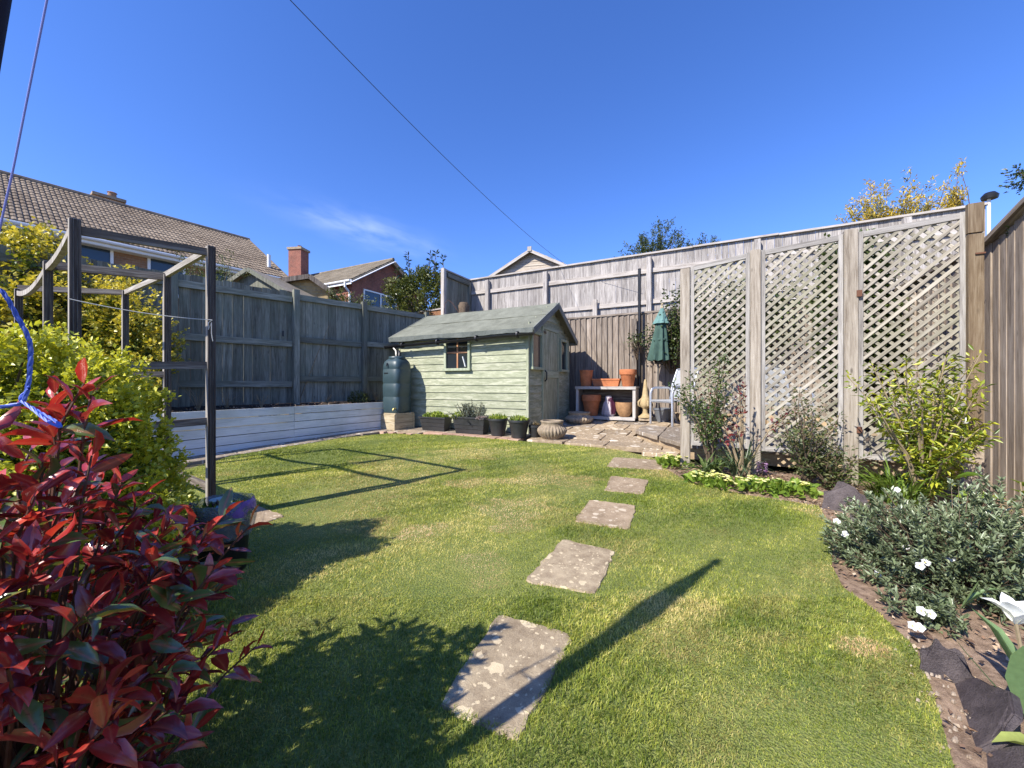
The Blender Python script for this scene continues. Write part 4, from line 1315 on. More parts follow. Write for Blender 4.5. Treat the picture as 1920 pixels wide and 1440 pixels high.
def pot(lab, loc, r, h, mat, rim=True, name='terracotta_pot', cat='plant pot', group='terracotta pots on the potting shelf', bowl=False):
    p = thing(name, lab, cat, loc, ANG, group)
    if bowl: prof = [(r * .45, 0), (r * .62, h * .1), (r * .86, h * .4), (r * .97, h * .75), (r, h), (r * .92, h), (r * .88, h * .8), (r * .8, h * .5)]
    elif rim: prof = [(r * .62, 0), (r * .64, .004), (r * .88, h * .68), (r * .90, h * .69), (r * .985, h * .70), (r, h * .72), (r, h * .97), (r * .98, h), (r * .88, h), (r * .85, h * .9), (r * .8, h * .7)]
    else: prof = [(r * .72, 0), (r * .74, .004), (r * .95, h * .93), (r, h * .95), (r, h), (r * .9, h), (r * .86, h * .8)]
    MB().lathe(prof, n=36).build('pot_body', M[mat], p, smooth=True)
    MB().lathe([(r * .8, h * .6), (r * .82, h * .72), (0, h * .75)], n=20).build('compost', M['bed_soil'], p)
    return p


pot('tall plain terracotta pot on top of the shelf at the shed end', in_shelf(-.43, -.02, .70), .145, .34, 'terracotta', rim=False)
pot('rimmed terracotta pot in the sun on top of the shelf by the black pole', in_shelf(.425, -.03, .70), .165, .34, 'terracotta')
tt_ = thing('terracotta_trough', 'rectangular terracotta trough between the two pots on top of the shelf', 'planter', in_shelf(-.01, .0, .70), ANG)
pts = []
for z, l, d in ((0, .245, .065), (.12, .275, .085), (.125, .285, .095), (.16, .285, .095), (.16, .265, .078), (.10, .26, .075)):
    pts += [(-l, -d, z), (l, -d, z), (l, d, z), (-l, d, z)]
MB().add(pts, [(3, 2, 1, 0)] + [(4 * k + i, 4 * k + (i + 1) % 4, 4 * k + 4 + (i + 1) % 4, 4 * k + 4 + i) for k in range(5) for i in range(4)] + [(20, 21, 22, 23)]).build('trough_body', M['terracotta'], tt_, bevel=.003)
pot('big rimmed terracotta pot on the lower shelf at the shed end', in_shelf(-.32, -.03, .095), .20, .43, 'terracotta')
pot('mossy terracotta bowl on the lower shelf beside the sack', in_shelf(.36, -.04, .095), .18, .29, 'terracotta_old', bowl=True)
sk = thing('compost_sack', 'crumpled white sack with purple print between the pots on the lower shelf', 'sack', in_shelf(.04, -.02, .09), ANG)
r_ = np.random.default_rng(5)
ph = r_.random(8) * 6.28
crease = lambda a, i: 1 + .08 * math.sin(a * 3 + ph[0] + i * .7) + .06 * math.sin(a * 7 + ph[1] - i) + .04 * math.sin(a * 11 + i * 2)
MB().lathe([(.10, 0), (.135, .04), (.14, .12), (.125, .2), (.10, .28), (.065, .33), (.07, .38), (.05, .42), (.0, .41)], n=36, mod=crease, sy=.75).build('bag_body', M['sack'], sk, smooth=True)
MB().lathe([(.128, .05), (.142, .10), (.134, .18), (.11, .27), (.072, .33), (.076, .385)], c=(.012, -.004, 0), n=36, mod=lambda a, i: crease(a, i) * (1.03 if -1.1 < ((a + math.pi) % (2 * math.pi) - math.pi) < -.15 or False else .8), sy=.75).build('print', M['sack_print'], sk, smooth=True)

# ------------------------------------------------------------------ finial, bucket, pole, parasol, chairs
fs = S(1210, 2.0)
fi = thing('stone_finial', 'yellow stone finial with pointed spire and ball standing on a small block', 'finial', W(fs, 2.0, .335), ANG)
MB().box((0, 0, .03), (.22, .22, .06)).build('plinth', M['urn'], fi, bevel=.006)
MB().lathe([(.14, .06), (.14, .08), (.10, .10), (.055, .14), (.045, .2), (.055, .24), (.09, .27), (.105, .32), (.10, .38), (.08, .43), (.072, .45), (.06, .50), (.045, .62), (.028, .76), (.018, .80), (0, .81)], n=28, mod=lambda a, i: 1 + (.10 * max(0, math.cos(a * 4)) if 6 <= i <= 9 else 0)).build('spire', M['finial'], fi, smooth=True)
for k in range(4):
    a = k * math.pi / 2 + .5
    MB().tube([(.1 * math.cos(a), .1 * math.sin(a), .27), (.135 * math.cos(a), .135 * math.sin(a), .30), (.14 * math.cos(a), .14 * math.sin(a), .36), (.09 * math.cos(a), .09 * math.sin(a), .42)], [.012, .022, .022, .012], 8).build('leaf_scroll', M['finial'], fi, smooth=True)
bk, q_ = round_pot(1243, .17, .26, 'grey plastic bucket on the raised patio behind the silver chair arm', 1.9, .335, 'pot_plastic', None, 'bucket', 'bucket')
for ch in bk.children:
    if ch.name.startswith('pot_body'): ch.data.materials.clear(); ch.data.materials.append(plain('grey bucket', (.13, .14, .155), .55))
po = thing('black_pole', 'thin black metal pole standing against the brown fence between shelf and parasol', 'pole', W(S(1199, 2.28), 2.28, .27))
MB().tube([(0, 0, 0), (0, 0, 3.13)], .03, 10).build('pole_shaft', M['black_plastic'], po, smooth=True)
MB().box((.0, .05, 1.9), (.09, .1, .03)).build('bracket', M['black_plastic'], po)
board(bf, 'post', M['frame_wood'], bl(S(1189, 2.36), 2.36, 1.35), ZA, 2.1, XA, .10, .04)

pt = 2.0
pc = W(S(1234, pt), pt, 1.48)
um = thing('folded_parasol', 'folded dark green garden parasol leaning by the black pole', 'parasol', pc, ANG + .3)
tilt = Vector((.075, .02, 1.0))
v, f = [], []
NR, NA = 22, 40
for i in range(NR):
    u = i / (NR - 1); z = .02 + u * .94
    r0 = .165 * (1 - u) ** .75 * .82 + .045
    if u < .04: r0 *= .96
    for k in range(NA):
        a = 2 * math.pi * k / NA
        r0k = r0 * (1 + (.20 * (1 - u) + .05) * math.sin(a * 8 + .6 * u) + .05 * math.sin(a * 3 + 2 * u))
        zz = z + (.012 * math.sin(a * 8) if i == 0 else 0)
        v.append(Vector((r0k * math.cos(a), r0k * math.sin(a) * .85, zz)) + Vector((tilt.x * zz, tilt.y * zz, 0)))
f = [(i * NA + k, i * NA + (k + 1) % NA, (i + 1) * NA + (k + 1) % NA, (i + 1) * NA + k) for i in range(NR - 1) for k in range(NA)]
MB().add(v, f).build('canopy', M['green_cloth'], um, smooth=True)
v = []
for i in range(6):
    u = i / 5; z = .73 + u * .30; r0 = .115 * (1 - u) + .03
    for k in range(NA):
        a = 2 * math.pi * k / NA
        rr = r0 * (1 + .14 * (1 - u) * math.sin(a * 8 + 1))
        v.append(Vector((rr * math.cos(a), rr * math.sin(a) * .9, z)) + Vector((tilt.x * z, tilt.y * z, 0)))
f = [(i * NA + k, i * NA + (k + 1) % NA, (i + 1) * NA + (k + 1) % NA, (i + 1) * NA + k) for i in range(5) for k in range(NA)]
MB().add(v, f).build('top_flap', plain('faded green cloth', (.12, .22, .20), .85, var=.25, spec=.2), um, smooth=True)
MB().lathe([(.022, 0), (.03, .03), (.018, .06), (.028, .09), (0, .12)], (tilt.x * 1.03, tilt.y * 1.03, 1.02), 12).build('finial', M['sleeper'], um, smooth=True)
MB().tube([(0, 0, -1.14), (0, 0, 0), (tilt.x, tilt.y, 1.0)], .017, 8).build('pole', plain('bronze pole', (.10, .09, .075), .5), um, smooth=True)
MB().lathe([(.02, -.05), (.06, -.04), (.07, 0), (.05, .03)], (0, 0, 0), 12).build('hub', M['black_plastic'], um)
MB().lathe([(.135, .40), (.139, .41), (.139, .43), (.135, .44)], (tilt.x * .42, tilt.y * .42, 0), 24, sy=.88).build('tie_band', M['green_cloth'], um, smooth=True)
MB().lathe([(.16, -1.14), (.16, -1.10), (.03, -1.06), (.03, -.95), (.02, -.94)], (0, 0, 0), 20).build('base', M['black_plastic'], um)


def chair(lab, loc, rz):
    c = thing('garden_chair', lab, 'chair', loc, rz, 'silver garden chairs on the raised patio')
    w, d = .27, .26
    for sg in (-1, 1):
        # side frame: front leg, arm loop, back leg
        MB().tube([(sg * w, -d, 0), (sg * w, -d, .55), (sg * w, -d + .03, .625), (sg * w, -d + .10, .65), (sg * w, .12, .65), (sg * w, .20, .60)], .021, 8).build('arm_frame', M['metal'], c, smooth=True)
        MB().tube([(sg * w * .98, d + .06, 0), (sg * w * .96, .17, .43), (sg * w * .96, .23, .72), (sg * w * .92, .33, .98)], .019, 8).build('back_leg', M['metal'], c, smooth=True)
        MB().box((sg * w, -.02, .64), (.05, .32, .022)).build('arm_rest', M['metal'], c, bevel=.006)
    MB().tube([(-w * .92, .33, .98), (0, .345, 1.0), (w * .92, .33, .98)], .019, 8).build('top_rail', M['metal'], c, smooth=True)
    MB().tube([(-w, -d, .40), (w, -d, .40)], .016, 8).build('front_rail', M['metal'], c, smooth=True)
    MB().tube([(-w * .96, .23, .68), (w * .96, .23, .68)], .014, 8).build('back_rail', M['metal'], c, smooth=True)
    MB().box((0, -.05, .425), (2 * w - .04, .44, .018)).build('seat', M['mesh_grey'], c)
    a, b = Vector((0, .18, .46)), Vector((0, .335, .985))
    MB().bar(a, b, 2 * w * .94, .010, up=(0, 1, 0)).build('backrest', M['mesh_grey'], c)
    return c


chair('silver garden chair beside the first screen post, below the parasol', W(S(1262, 1.45), 1.45, .335), ANG - .75)
chair('silver garden chair half hidden behind the middle lattice panel', W(S(1466, 1.0), 1.0, .335), ANG + .5)

# ================================================================== LATTICE SCREEN
TT = -1.15
tr_posts = [(1285, 505, 18), (1416, 470, 18), (1594, 432, 22)]
ps = [S(a[0], TT) for a in tr_posts]
s_end = S(1814, TT)
ts, tl = lthing('lattice_screen', 'tall diagonal lattice screen of three panels between weathered posts', 'trellis', ps[0], TT, .1)


def zat(py, s, t=TT): return EYE - (py - 720) / F * W(s, t).y


ptop = []
for (px, py, wpx), s in zip(tr_posts, ps):
    D = W(s, TT).y; w = wpx / F * D
    zt = zat(py, s); ptop.append((s, zt, w))
    MB().box(tl(s, TT, zt / 2 + .02), (w * .92, .085, zt - .04)).build('post', M['trellis_post'], ts, bevel=.006)
s4 = s_end
ptop.append((s4, zat(400, s4), .03))


def clip_line(p, d, poly):
    """segment of the line p + u d inside a convex polygon (ccw)"""
    lo, hi = -9e9, 9e9
    n = len(poly)
    for i in range(n):
        a, b = Vector(poly[i]), Vector(poly[(i + 1) % n])
        e = b - a; nn = Vector((-e.y, e.x))
        den = nn.dot(d); num = nn.dot(a - p)
        if abs(den) < 1e-9:
            if num > 0: return None
            continue
        u = num / den
        if den > 0: lo = max(lo, u)
        else: hi = min(hi, u)
    return (lo, hi) if hi - lo > .03 else None


ptops = [[(1298, 500), (1404, 474)], [(1432, 470), (1580, 440)], [(1614, 436), (1806, 398)]]
for i in range(3):
    a0 = ptop[i][0] + ptop[i][2] * .46 + .004; a1 = ptop[i + 1][0] - (ptop[i + 1][2] * .46 + .004)
    zb = .37 - .012 * i
    z0, z1 = zat(ptops[i][0][1], a0), zat(ptops[i][1][1], a1)
    fw = .036
    pan = thing('lattice_panel', None, None); pan.parent = ts
    pan.matrix_basis = Matrix.Translation(tl(a0, TT, zb))
    q = lambda s, t, z: Vector((s - a0, t - TT, z - zb))
    board(pan, 'frame_lath', M['trellis_frame'], q(a0 + fw / 2, TT, (zb + z0) / 2), ZA, z0 - zb, XA, fw, .036)
    board(pan, 'frame_lath', M['trellis_frame'], q(a1 - fw / 2, TT, (zb + z1) / 2), ZA, z1 - zb, XA, fw, .036)
    A, B = q(a0 + fw, TT - .003, z0 - .03 + (z1 - z0) * fw / (a1 - a0)), q(a1 - fw, TT - .003, z1 - .03 - (z1 - z0) * fw / (a1 - a0))
    board(pan, 'frame_lath', M['trellis_frame'], (A + B) / 2, B - A, (B - A).length, ZA, .05, .036)
    board(pan, 'frame_lath', M['trellis_frame'], q((a0 + a1) / 2, TT - .003, zb + .025), XA, a1 - a0 - 2 * fw, ZA, .05, .036)
    H0, H1, WW = z0 - zb, z1 - zb, a1 - a0
    poly = [(fw * .8, .03), (WW - fw * .8, .03), (WW - fw * .8, H1 - .03), (fw * .8, H0 - .03)]
    sp = .0665
    for sgn, off in ((1, -.0095), (-1, .0035)):
        ang = R(44 if sgn > 0 else -44)
        d = Vector((math.cos(ang), math.sin(ang))); nn = Vector((-d.y, d.x))
        k0 = min(nn.dot(Vector(p)) for p in poly); k1 = max(nn.dot(Vector(p)) for p in poly)
        kk = k0 + .04
        while kk < k1:
            pp = nn * kk
            r_ = clip_line(pp, d, poly)
            if r_:
                a, b = pp + d * r_[0], pp + d * r_[1]
                c = Vector(((a.x + b.x) / 2, off + random.uniform(-.0012, .0012), (a.y + b.y) / 2))
                al = Vector((b.x - a.x, 0, b.y - a.y))
                board(pan, 'slat', M['trellis'], c, al + Vector((random.uniform(-.02, .02), 0, random.uniform(-.02, .02))) * .3, al.length, Vector((-al.z, 0, al.x)), .0275, .009)
            kk += sp * random.uniform(.985, 1.015)
for (sx, zz) in ((ps[2] + .055, 1.9), (ps[2] + .055, .62)):
    board(ts, 'hinge_plate', M['rust'], tl(sx, TT - .05, zz), ZA, .06, XA, .04, .006)
# brown board, its stub post and the pale block under it at the end of the screen
bs0 = S(1828, TT - .06)
bb, bbl = lthing('end_board', 'broad brown board standing upright between lattice screen and side fence', 'board', bs0, TT - .06, .1)
board(bb, 'board_face', M['brown_board'], bbl(bs0, TT - .06, (zat(822, bs0) + zat(444, bs0)) / 2), ZA, zat(444, bs0) - zat(822, bs0), XA, .092, .04)
board(bb, 'board_face', M['brown_board'], bbl(bs0, TT - .058, (zat(440, bs0) + zat(388, bs0)) / 2), ZA, zat(388, bs0) - zat(442, bs0), XA, .096, .04)
board(bb, 'stub_post', M['trellis_post'], bbl(bs0 - .035, TT - .02, .36), ZA, .6, XA, .05, .05)
MB().box(bbl(bs0 + .03, TT + .02, .33), (.09, .08, .5)).build('concrete_stub', M['pebble'], bb, bevel=.006)
MB().box(bbl(bs0 - .06, TT - .085, zat(787, bs0)), (.02, .012, .05)).build('white_tag', M['white_paint'], bb)
MB().box(bbl(bs0 + .02, TT - .09, zat(481, bs0)), (.06, .008, .012)).build('rust_clip', M['rust'], bb)

# ================================================================== OPEN TIMBER FRAME (fruit cage without netting)
ztf = EYE + .962
FP = {'B': (395, 250), 'A': (140, 300), 'C': (313, 205), 'D': (235, 175), 'E': (90, 230), 'F': (35, 190)}
fpos = {}
for k, (px, dy) in FP.items():
    D = .962 * F / dy
    fpos[k] = Vector(((px - 960) / F * D, D, 0))
fax = (fpos['D'] - fpos['B']).normalized()                      # long axis
fsh = Vector((-fax.y, fax.x, 0))                                # short axis
if fsh.dot(fpos['A'] - fpos['B']) < 0: fsh = -fsh
rotF = Matrix((fsh, fax, ZA)).transposed()
fr = thing('timber_frame', 'open frame of dark grooved timber posts and beams beside the hedge', 'frame', (fpos['B'].x, fpos['B'].y, gz(0, fpos['B'].y)))
base = fr.location.copy()
for k, p in fpos.items():
    zt = ztf + (.03 if k in 'AB' else .0) - (.06 if k == 'F' else 0)
    c = p - base + Vector((0, 0, (zt + base.z - .05) / 2)); hh = zt - base.z + .05
    post = MB().box(c, (.050, .042, hh), rotF).build('post', M['frame_lit'], fr, bevel=.003)
    for sg in (-1, 1):                                     # grooved faces along the frame's length, their shade painted in dark
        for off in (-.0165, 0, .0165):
            MB().box(c + fsh * off + fax * sg * (.0225 if off else .0215), (.0125, .006, hh - .01), rotF).build('groove_strip', M['frame_shaded'], post)


def fbeam(a, b, z0, z1, w=.05, t=.04, sag=0.0, name='beam', mat='frame_wood'):
    a, b = Vector(a), Vector(b); n = 8 if sag else 1
    if not sag:
        p0, p1 = a + ZA * z0 - base, b + ZA * z1 - base
        return board(fr, name, M[mat], (p0 + p1) / 2, p1 - p0, (p1 - p0).length, ZA, w, t)
    mb = MB()
    for i in range(n):
        u0, u1 = i / n, (i + 1) / n
        s0, s1 = -sag * 4 * u0 * (1 - u0), -sag * 4 * u1 * (1 - u1)
        p0 = a.lerp(b, u0) + Vector((0, 0, z0 + (z1 - z0) * u0 + s0)) - base; p1 = a.lerp(b, u1) + Vector((0, 0, z0 + (z1 - z0) * u1 + s1)) - base
        dv = (p1 - p0).normalized() * .002
        mb.bar(p0 - dv, p1 + dv, t, w)
    return mb.build(name, M[mat], fr)


fbeam(fpos['A'], fpos['B'], ztf - .035, ztf - .015, .05, .028)
fbeam(fpos['E'], fpos['C'], ztf - .03, ztf - .02, .06, .035)
fbeam(fpos['F'], fpos['D'], ztf - .05, ztf - .02, .05, .035)
fbeam(fpos['B'], fpos['C'], ztf + .01, ztf, .045, .03, mat='frame_lit')  # long beams take the paler timber, their sunlit sides painted in
fbeam(fpos['C'], fpos['D'], ztf, ztf - .02, .045, .03, mat='frame_lit')
fbeam(fpos['A'], fpos['E'], ztf - .01, ztf - .05, .045, .03, .035, mat='frame_lit')
fbeam(fpos['E'], fpos['F'], ztf - .05, ztf - .10, .045, .03, .07, mat='frame_lit')
fbeam(fpos['A'], fpos['B'], 1.16, 1.185, .05, .03)
fbeam(fpos['A'], fpos['B'], .76, .785, .05, .03)
fbeam(fpos['E'], fpos['C'], 1.12, 1.135, .05, .05)
fbeam(fpos['A'], fpos['E'], .98, .96, .05, .03)
fbeam(fpos['E'], fpos['F'], .96, .95, .05, .03)
fbeam(fpos['C'], fpos['D'], .30, .30, .05, .03)
fbeam(fpos['B'], fpos['C'], .30, .30, .05, .03)
tw = thing('twine', 'white twine tied across the frame between its two front posts', 'string', fpos['A'] + Vector((0, 0, 1.57)))
a, b = P(128, 560, 2.26), P(398, 600, 2.72)
pts = [a.lerp(b, i / 14) + Vector((0, 0, -.02 * 4 * (i / 14) * (1 - i / 14))) - tw.location for i in range(15)]
MB().tube(pts, .0028, 5).build('strand', M['twine'], tw, smooth=True)
e_ = b - tw.location
MB().tube([e_, e_ + Vector((-.02, -.01, -.02)), e_ + Vector((-.012, -.02, -.07)), e_ + Vector((.004, -.012, -.02)), e_ + Vector((.006, -.014, -.10)), e_ + Vector((.012, -.01, -.15))], .003, 5).build('knot', M['twine'], tw)

# ================================================================== NEIGHBOURS' HOUSES
def tile_mesh(w, l, mat, name='roof_tile'):
    xs = [0, .18, .36, .5, .68, .86, 1]
    hs_ = [.0, .020, .022, 0, .020, .022, 0]
    v = [(x * w - w / 2, -l / 2, h + .012) for x, h in zip(xs, hs_)] + [(x * w - w / 2, l / 2, h) for x, h in zip(xs, hs_)] + [(x * w - w / 2, -l / 2, h - .012) for x, h in zip(xs, hs_)]
    f = [(i, i + 1, 8 + i, 7 + i) for i in range(6)] + [(15 + i, i + 1, i, 14 + i)[::1] for i in range(6)]
    me = bpy.data.meshes.new(name); me.from_pydata(v, [], f); me.materials.append(mat); me.update()
    return me


def roof_tiles(parent, eave_a, eave_b, up, tw, tl_, mat, limit=300, view_ok=None):
    """courses of tiles from the eaves up; the nearest ones as parts of their own, the rest joined"""
    ea, eb, up = Vector(eave_a), Vector(eave_b), Vector(up)
    xd = (eb - ea); Lx = xd.length; xd.normalize(); upn = up.normalized(); Lu = up.length
    n = xd.cross(upn).normalized()
    if n.z < 0: n = -n
    nr, nc = int(Lu / tl_), int(Lx / tw)
    me = tile_mesh(tw, tl_ * 1.12, mat)
    items = []
    for r in range(nr):
        for c in range(nc):
            p = ea + xd * ((c + .5 + (.5 if r % 2 else 0) * .0) * Lx / nc) + upn * ((r + .5) * Lu / nr) + n * (.02 + random.uniform(-.003, .003))
            m = Matrix((xd, upn, n)).transposed() @ Matrix.Rotation(R(-2.2 + random.uniform(-.5, .5)), 3, 'X') @ Matrix.Rotation(R(random.uniform(-.5, .5)), 3, 'Z')
            if xd.cross(upn).z < 0: m = Matrix((-xd, upn, n)).transposed() @ Matrix.Rotation(R(-2.2), 3, 'X')
            items.append((p, m))
    loc = parent.location if parent.parent is None else Vector((0, 0, 0))
    def key(it):
        w = parent.matrix_world @ it[0] if False else it[0] + WORLD_OFF[0]
        vis = abs(w.x / w.y) < 1.36
        return (not vis, w.length)
    items.sort(key=key)
    for p, m in items[:limit]:
        o = link('roof_tile', me, parent); mm = m.to_4x4(); mm.translation = p; o.matrix_basis = mm
    mb = MB()
    tv = [Vector(v.co) for v in me.vertices]; tf = [tuple(f.vertices) for f in me.polygons]
    for p, m in items[limit:]:
        mb.add([m @ q + p for q in tv], tf)
    if mb.v:
        o = mb.build('roof_tiles', mat, parent); o['kind'] = 'stuff'


WORLD_OFF = [Vector((0, 0, 0))]


def house_window(parent, c, wdir, out, w, h, n):
    c = Vector(c); wdir = Vector(wdir).normalized(); out = Vector(out).normalized()
    rot = Matrix((wdir, out, ZA)).transposed(); fw = .07
    fr_ = MB()
    for k in range(n + 1): fr_.box(c + wdir * (-w / 2 + w * k / n) + out * .03, (fw, .07, h + (.004 if k else 0)), rot)
    for sg in (-1, 1): fr_.box(c + ZA * sg * (h / 2) + out * .03, (w + fw, .075, fw), rot)
    wi = fr_.build('window', M['white_paint'], parent)
    for k in range(n): MB().box(c + wdir * (-w / 2 + w * (k + .5) / n) + out * .01, (w / n - fw * .9, .02, h - fw * .9), rot).build('pane', M['glass_blue'], wi)
    MB().box(c - ZA * (h / 2 + .07) + out * .07, (w + .15, .14, .05), rot).build('sill', M['white_paint'], wi)
    return wi


# long brick house on the left
hB = Vector((-9.5, 16.0, 0)); hu = Vector((-.571, -.82, 0)).normalized(); hp = Vector((-.82, .571, 0)).normalized()   # from the right end leftwards, and towards the ridge
HZ, RZ, HL, HWd = EYE + 4.54, EYE + 6.72, 15.0, 3.5
h1 = thing('brick_house', 'long brown brick house with a big tiled roof behind the yellow hedge', 'house', hB)
WORLD_OFF[0] = hB
up1 = hp * HWd + ZA * (RZ - HZ)
o1 = -hp * .38
v0 = hp * .0
wall = MB()
def hprism(mb, a, b, w0, w1, z0, z1):
    """box along the house: a..b along hu, w0..w1 along hp"""
    pts = [hu * x + hp * y + ZA * z for x in (a, b) for y in (w0, w1) for z in (z0, z1)]
    return mb.add(pts, [(0, 1, 3, 2), (4, 6, 7, 5), (0, 4, 5, 1), (2, 3, 7, 6), (0, 2, 6, 4), (1, 5, 7, 3)])
hprism(wall, .35, HL, 0, 2 * HWd, .2, HZ - .05)
wall.add([hu * .35 + ZA * (HZ - .05), hu * .35 + hp * 2 * HWd + ZA * (HZ - .05), hu * .35 + hp * HWd + ZA * (RZ - .12)], [(0, 1, 2)])
wall.build('wall', M['brick_brown'], h1)
# roof deck under the tiles, both slopes, then tiles on the garden side
e_up = up1 * ((HWd + .38) / HWd)
deck = MB()
for sgn in (0, 1):
    A = hu * -.05 - hp * .38 + ZA * (HZ - .38 * (RZ - HZ) / HWd); B = A + hu * (HL + .1)
    if sgn:
        A = hu * -.05 + hp * (2 * HWd + .38) + ZA * (HZ - .38 * (RZ - HZ) / HWd); B = A + hu * (HL + .1)
        up_ = (-hp * HWd + ZA * (RZ - HZ)) * ((HWd + .38) / HWd)
    else: up_ = e_up; EA, EB = A.copy(), B.copy()
    b_ = len(deck.v)
    deck.add([A, B, B + up_, A + up_, A - ZA * .08, B - ZA * .08, B + up_ - ZA * .08, A + up_ - ZA * .08], [(0, 1, 2, 3), (7, 6, 5, 4), (0, 4, 5, 1), (1, 5, 6, 2), (2, 6, 7, 3), (3, 7, 4, 0)])
rdeck = deck.build('roof', M['tile'], h1)
roof_tiles(rdeck, EA, EB, e_up, .235, .285, M['tile'])
MB().tube([hu * -.1 + hp * HWd + ZA * (RZ + .03), hu * HL + hp * HWd + ZA * (RZ + .03)], .09, 8).build('ridge', M['tile'], rdeck, smooth=True)
MB().tube([EA + e_up * .0 + ZA * .03, EA + e_up + ZA * .03], .05, 6).build('verge', M['tile'], rdeck)
fz = EA.z
MB().bar(EA - ZA * .10 + hp * .02, EB - ZA * .10 + hp * .02, .03, .17).build('fascia', M['white_paint'], h1)
MB().tube([EA - hp * .05 - ZA * .06, EB - hp * .05 - ZA * .06], .055, 8).build('gutter', M['pvc'], h1, smooth=True)
sof = MB(); hprism(sof, -.05, HL, -.36, 0, fz - .20, fz - .17); sof.build('soffit', M['white_paint'], h1)
MB().bar(EA - ZA * .08 - hu * .02, EA + e_up - ZA * .08 - hu * .02, .03, .18).build('bargeboard', M['white_paint'], h1)
for c_, w_, n_ in ((6.05, 2.1, 3), (1.9, 1.1, 2), (3.7, .9, 1), (9.4, 2.0, 3)):
    house_window(h1, hu * c_ - hp * .01 + ZA * (HZ - .95), hu, -hp, w_, 1.15, n_)
# flue and chimney
fp_ = EA + e_up * .20 + hu * .42
MB().tube([fp_, fp_ + ZA * .55], .07, 10).build('flue', M['pvc'], h1, smooth=True)
chp = hu * 4.45 + hp * (HWd + .6)
ch = MB().box(chp + ZA * (RZ - .1), (.75, .6, .75), Matrix((hu, hp, ZA)).transposed()).build('chimney', M['brick_brown'], h1)
MB().box(chp + ZA * (RZ + .31), (.9, .75, .1), Matrix((hu, hp, ZA)).transposed()).build('capstone', M['urn'], ch)
MB().lathe([(.14, 0), (.12, .22), (.15, .24), (.13, .26)], chp + ZA * (RZ + .36) + hu * -.12, 12).build('chimney_pot', M['brick_brown'], ch, smooth=True)
# white porch canopy on the left of the long house
pcn = P(52, 412, 10.6)
pcv = thing('white_canopy', 'small white triangular canopy on brackets under the long house eaves', 'canopy', (pcn.x, pcn.y, pcn.z - .25))
a = hu * .55; b = -hu * .55
MB().add([a - hp * .0, b, b - hp * .5 + ZA * -.15, a - hp * .5 + ZA * -.15, a + ZA * .22, b + ZA * .10], [(0, 3, 2, 1), (0, 1, 5, 4), (4, 5, 2, 3), (0, 4, 3), (1, 2, 5)]).build('hood', M['white_paint'], pcv)
MB().bar(b + ZA * -.02, b + ZA * -.32 + hp * .3, .05, .05).build('bracket', M['white_paint'], pcv)

# red brick house further away: gable towards the garden's right
g0 = P(735, 488, 22.0)
h2 = thing('brick_house', 'red brick house with white bargeboards and a tall chimney behind the green bush', 'house', (g0.x, g0.y, 0), ANG)
WORLD_OFF[0] = Vector((0, 0, 0))
rz2, hw2 = g0.z, 2.9
ez2 = rz2 - hw2 * .62
L2 = 8.2
mb = MB()
mb.box((-L2 / 2 - .15, 0, ez2 / 2), (L2, 2 * hw2 - .5, ez2 - .1))
mb.add([(-.15, -hw2 + .25, ez2 - .05), (-.15, hw2 - .25, ez2 - .05), (-.15, 0, rz2 - .15), (-L2 - .15, -hw2 + .25, ez2 - .05), (-L2 - .15, hw2 - .25, ez2 - .05), (-L2 - .15, 0, rz2 - .15)], [(0, 1, 2), (3, 5, 4)])
mb.build('wall', M['brick_red'], h2)
mb = MB()
for sg in (-1, 1):
    mb.add([(.12, sg * hw2, ez2), (-L2 - .3, sg * hw2, ez2), (-L2 - .3, 0, rz2), (.12, 0, rz2), (.12, sg * hw2, ez2 - .12), (-L2 - .3, sg * hw2, ez2 - .12), (-L2 - .3, 0, rz2 - .12), (.12, 0, rz2 - .12)],
           [(0, 1, 2, 3), (7, 6, 5, 4), (0, 4, 5, 1), (1, 5, 6, 2), (2, 6, 7, 3), (3, 7, 4, 0)])
rd2 = mb.build('roof', M['tile2'], h2)
roof_tiles(rd2, (-L2 - .3, -hw2, ez2 + .01), (.12, -hw2, ez2 + .01), (0, hw2, rz2 - ez2), .3, .30, M['tile2'], 0)
MB().tube([(.12, 0, rz2 + .03), (-L2 - .3, 0, rz2 + .03)], .1, 8).build('ridge', M['tile2'], rd2, smooth=True)
for sg in (-1, 1):
    MB().bar((.16, sg * (hw2 + .06), ez2 - .16), (.16, sg * .02, rz2 - .13), .03, .26, up=(1, 0, 0)).build('bargeboard', M['white_paint'], h2)
MB().box((-L2 / 2, -hw2 - .02, ez2 - .13), (L2 + .3, .05, .22)).build('fascia', M['white_paint'], h2)
MB().tube([(.1, -hw2 - .08, ez2 - .06), (-L2, -hw2 - .08, ez2 - .06)], .06, 8).build('gutter', M['pvc'], h2, smooth=True)
MB().tube([(-.25, -hw2 - .07, ez2 - .1), (-.25, -hw2 - .07, ez2 - .35), (-.22, -hw2 + .18, ez2 - .6), (-.22, -hw2 + .18, .3)], .06, 8).build('downpipe', M['pvc'], h2, smooth=True)
house_window(h2, (-.14, -.75, ez2 - .95), (0, 1, 0), (1, 0, 0), 2.3, 1.35, 2)
cb2 = h2.matrix_basis if False else None
c0 = P(560, 470, 24.5)
MBc = MB().box((0, 0, (c0.z - 4.5) / 2 + 4.5), (.85, .75, c0.z - 4.5), Matrix.Rotation(.35, 3, 'Z'))
loc2 = Matrix.Rotation(-ANG, 3, 'Z') @ Vector((c0.x - g0.x, c0.y - g0.y, 0))
chm = MBc.build('chimney', M['brick_red'], h2); chm.location = loc2
MB().box((0, 0, c0.z + .03), (.98, .88, .14), Matrix.Rotation(.35, 3, 'Z')).build('capstone', M['urn'], chm)
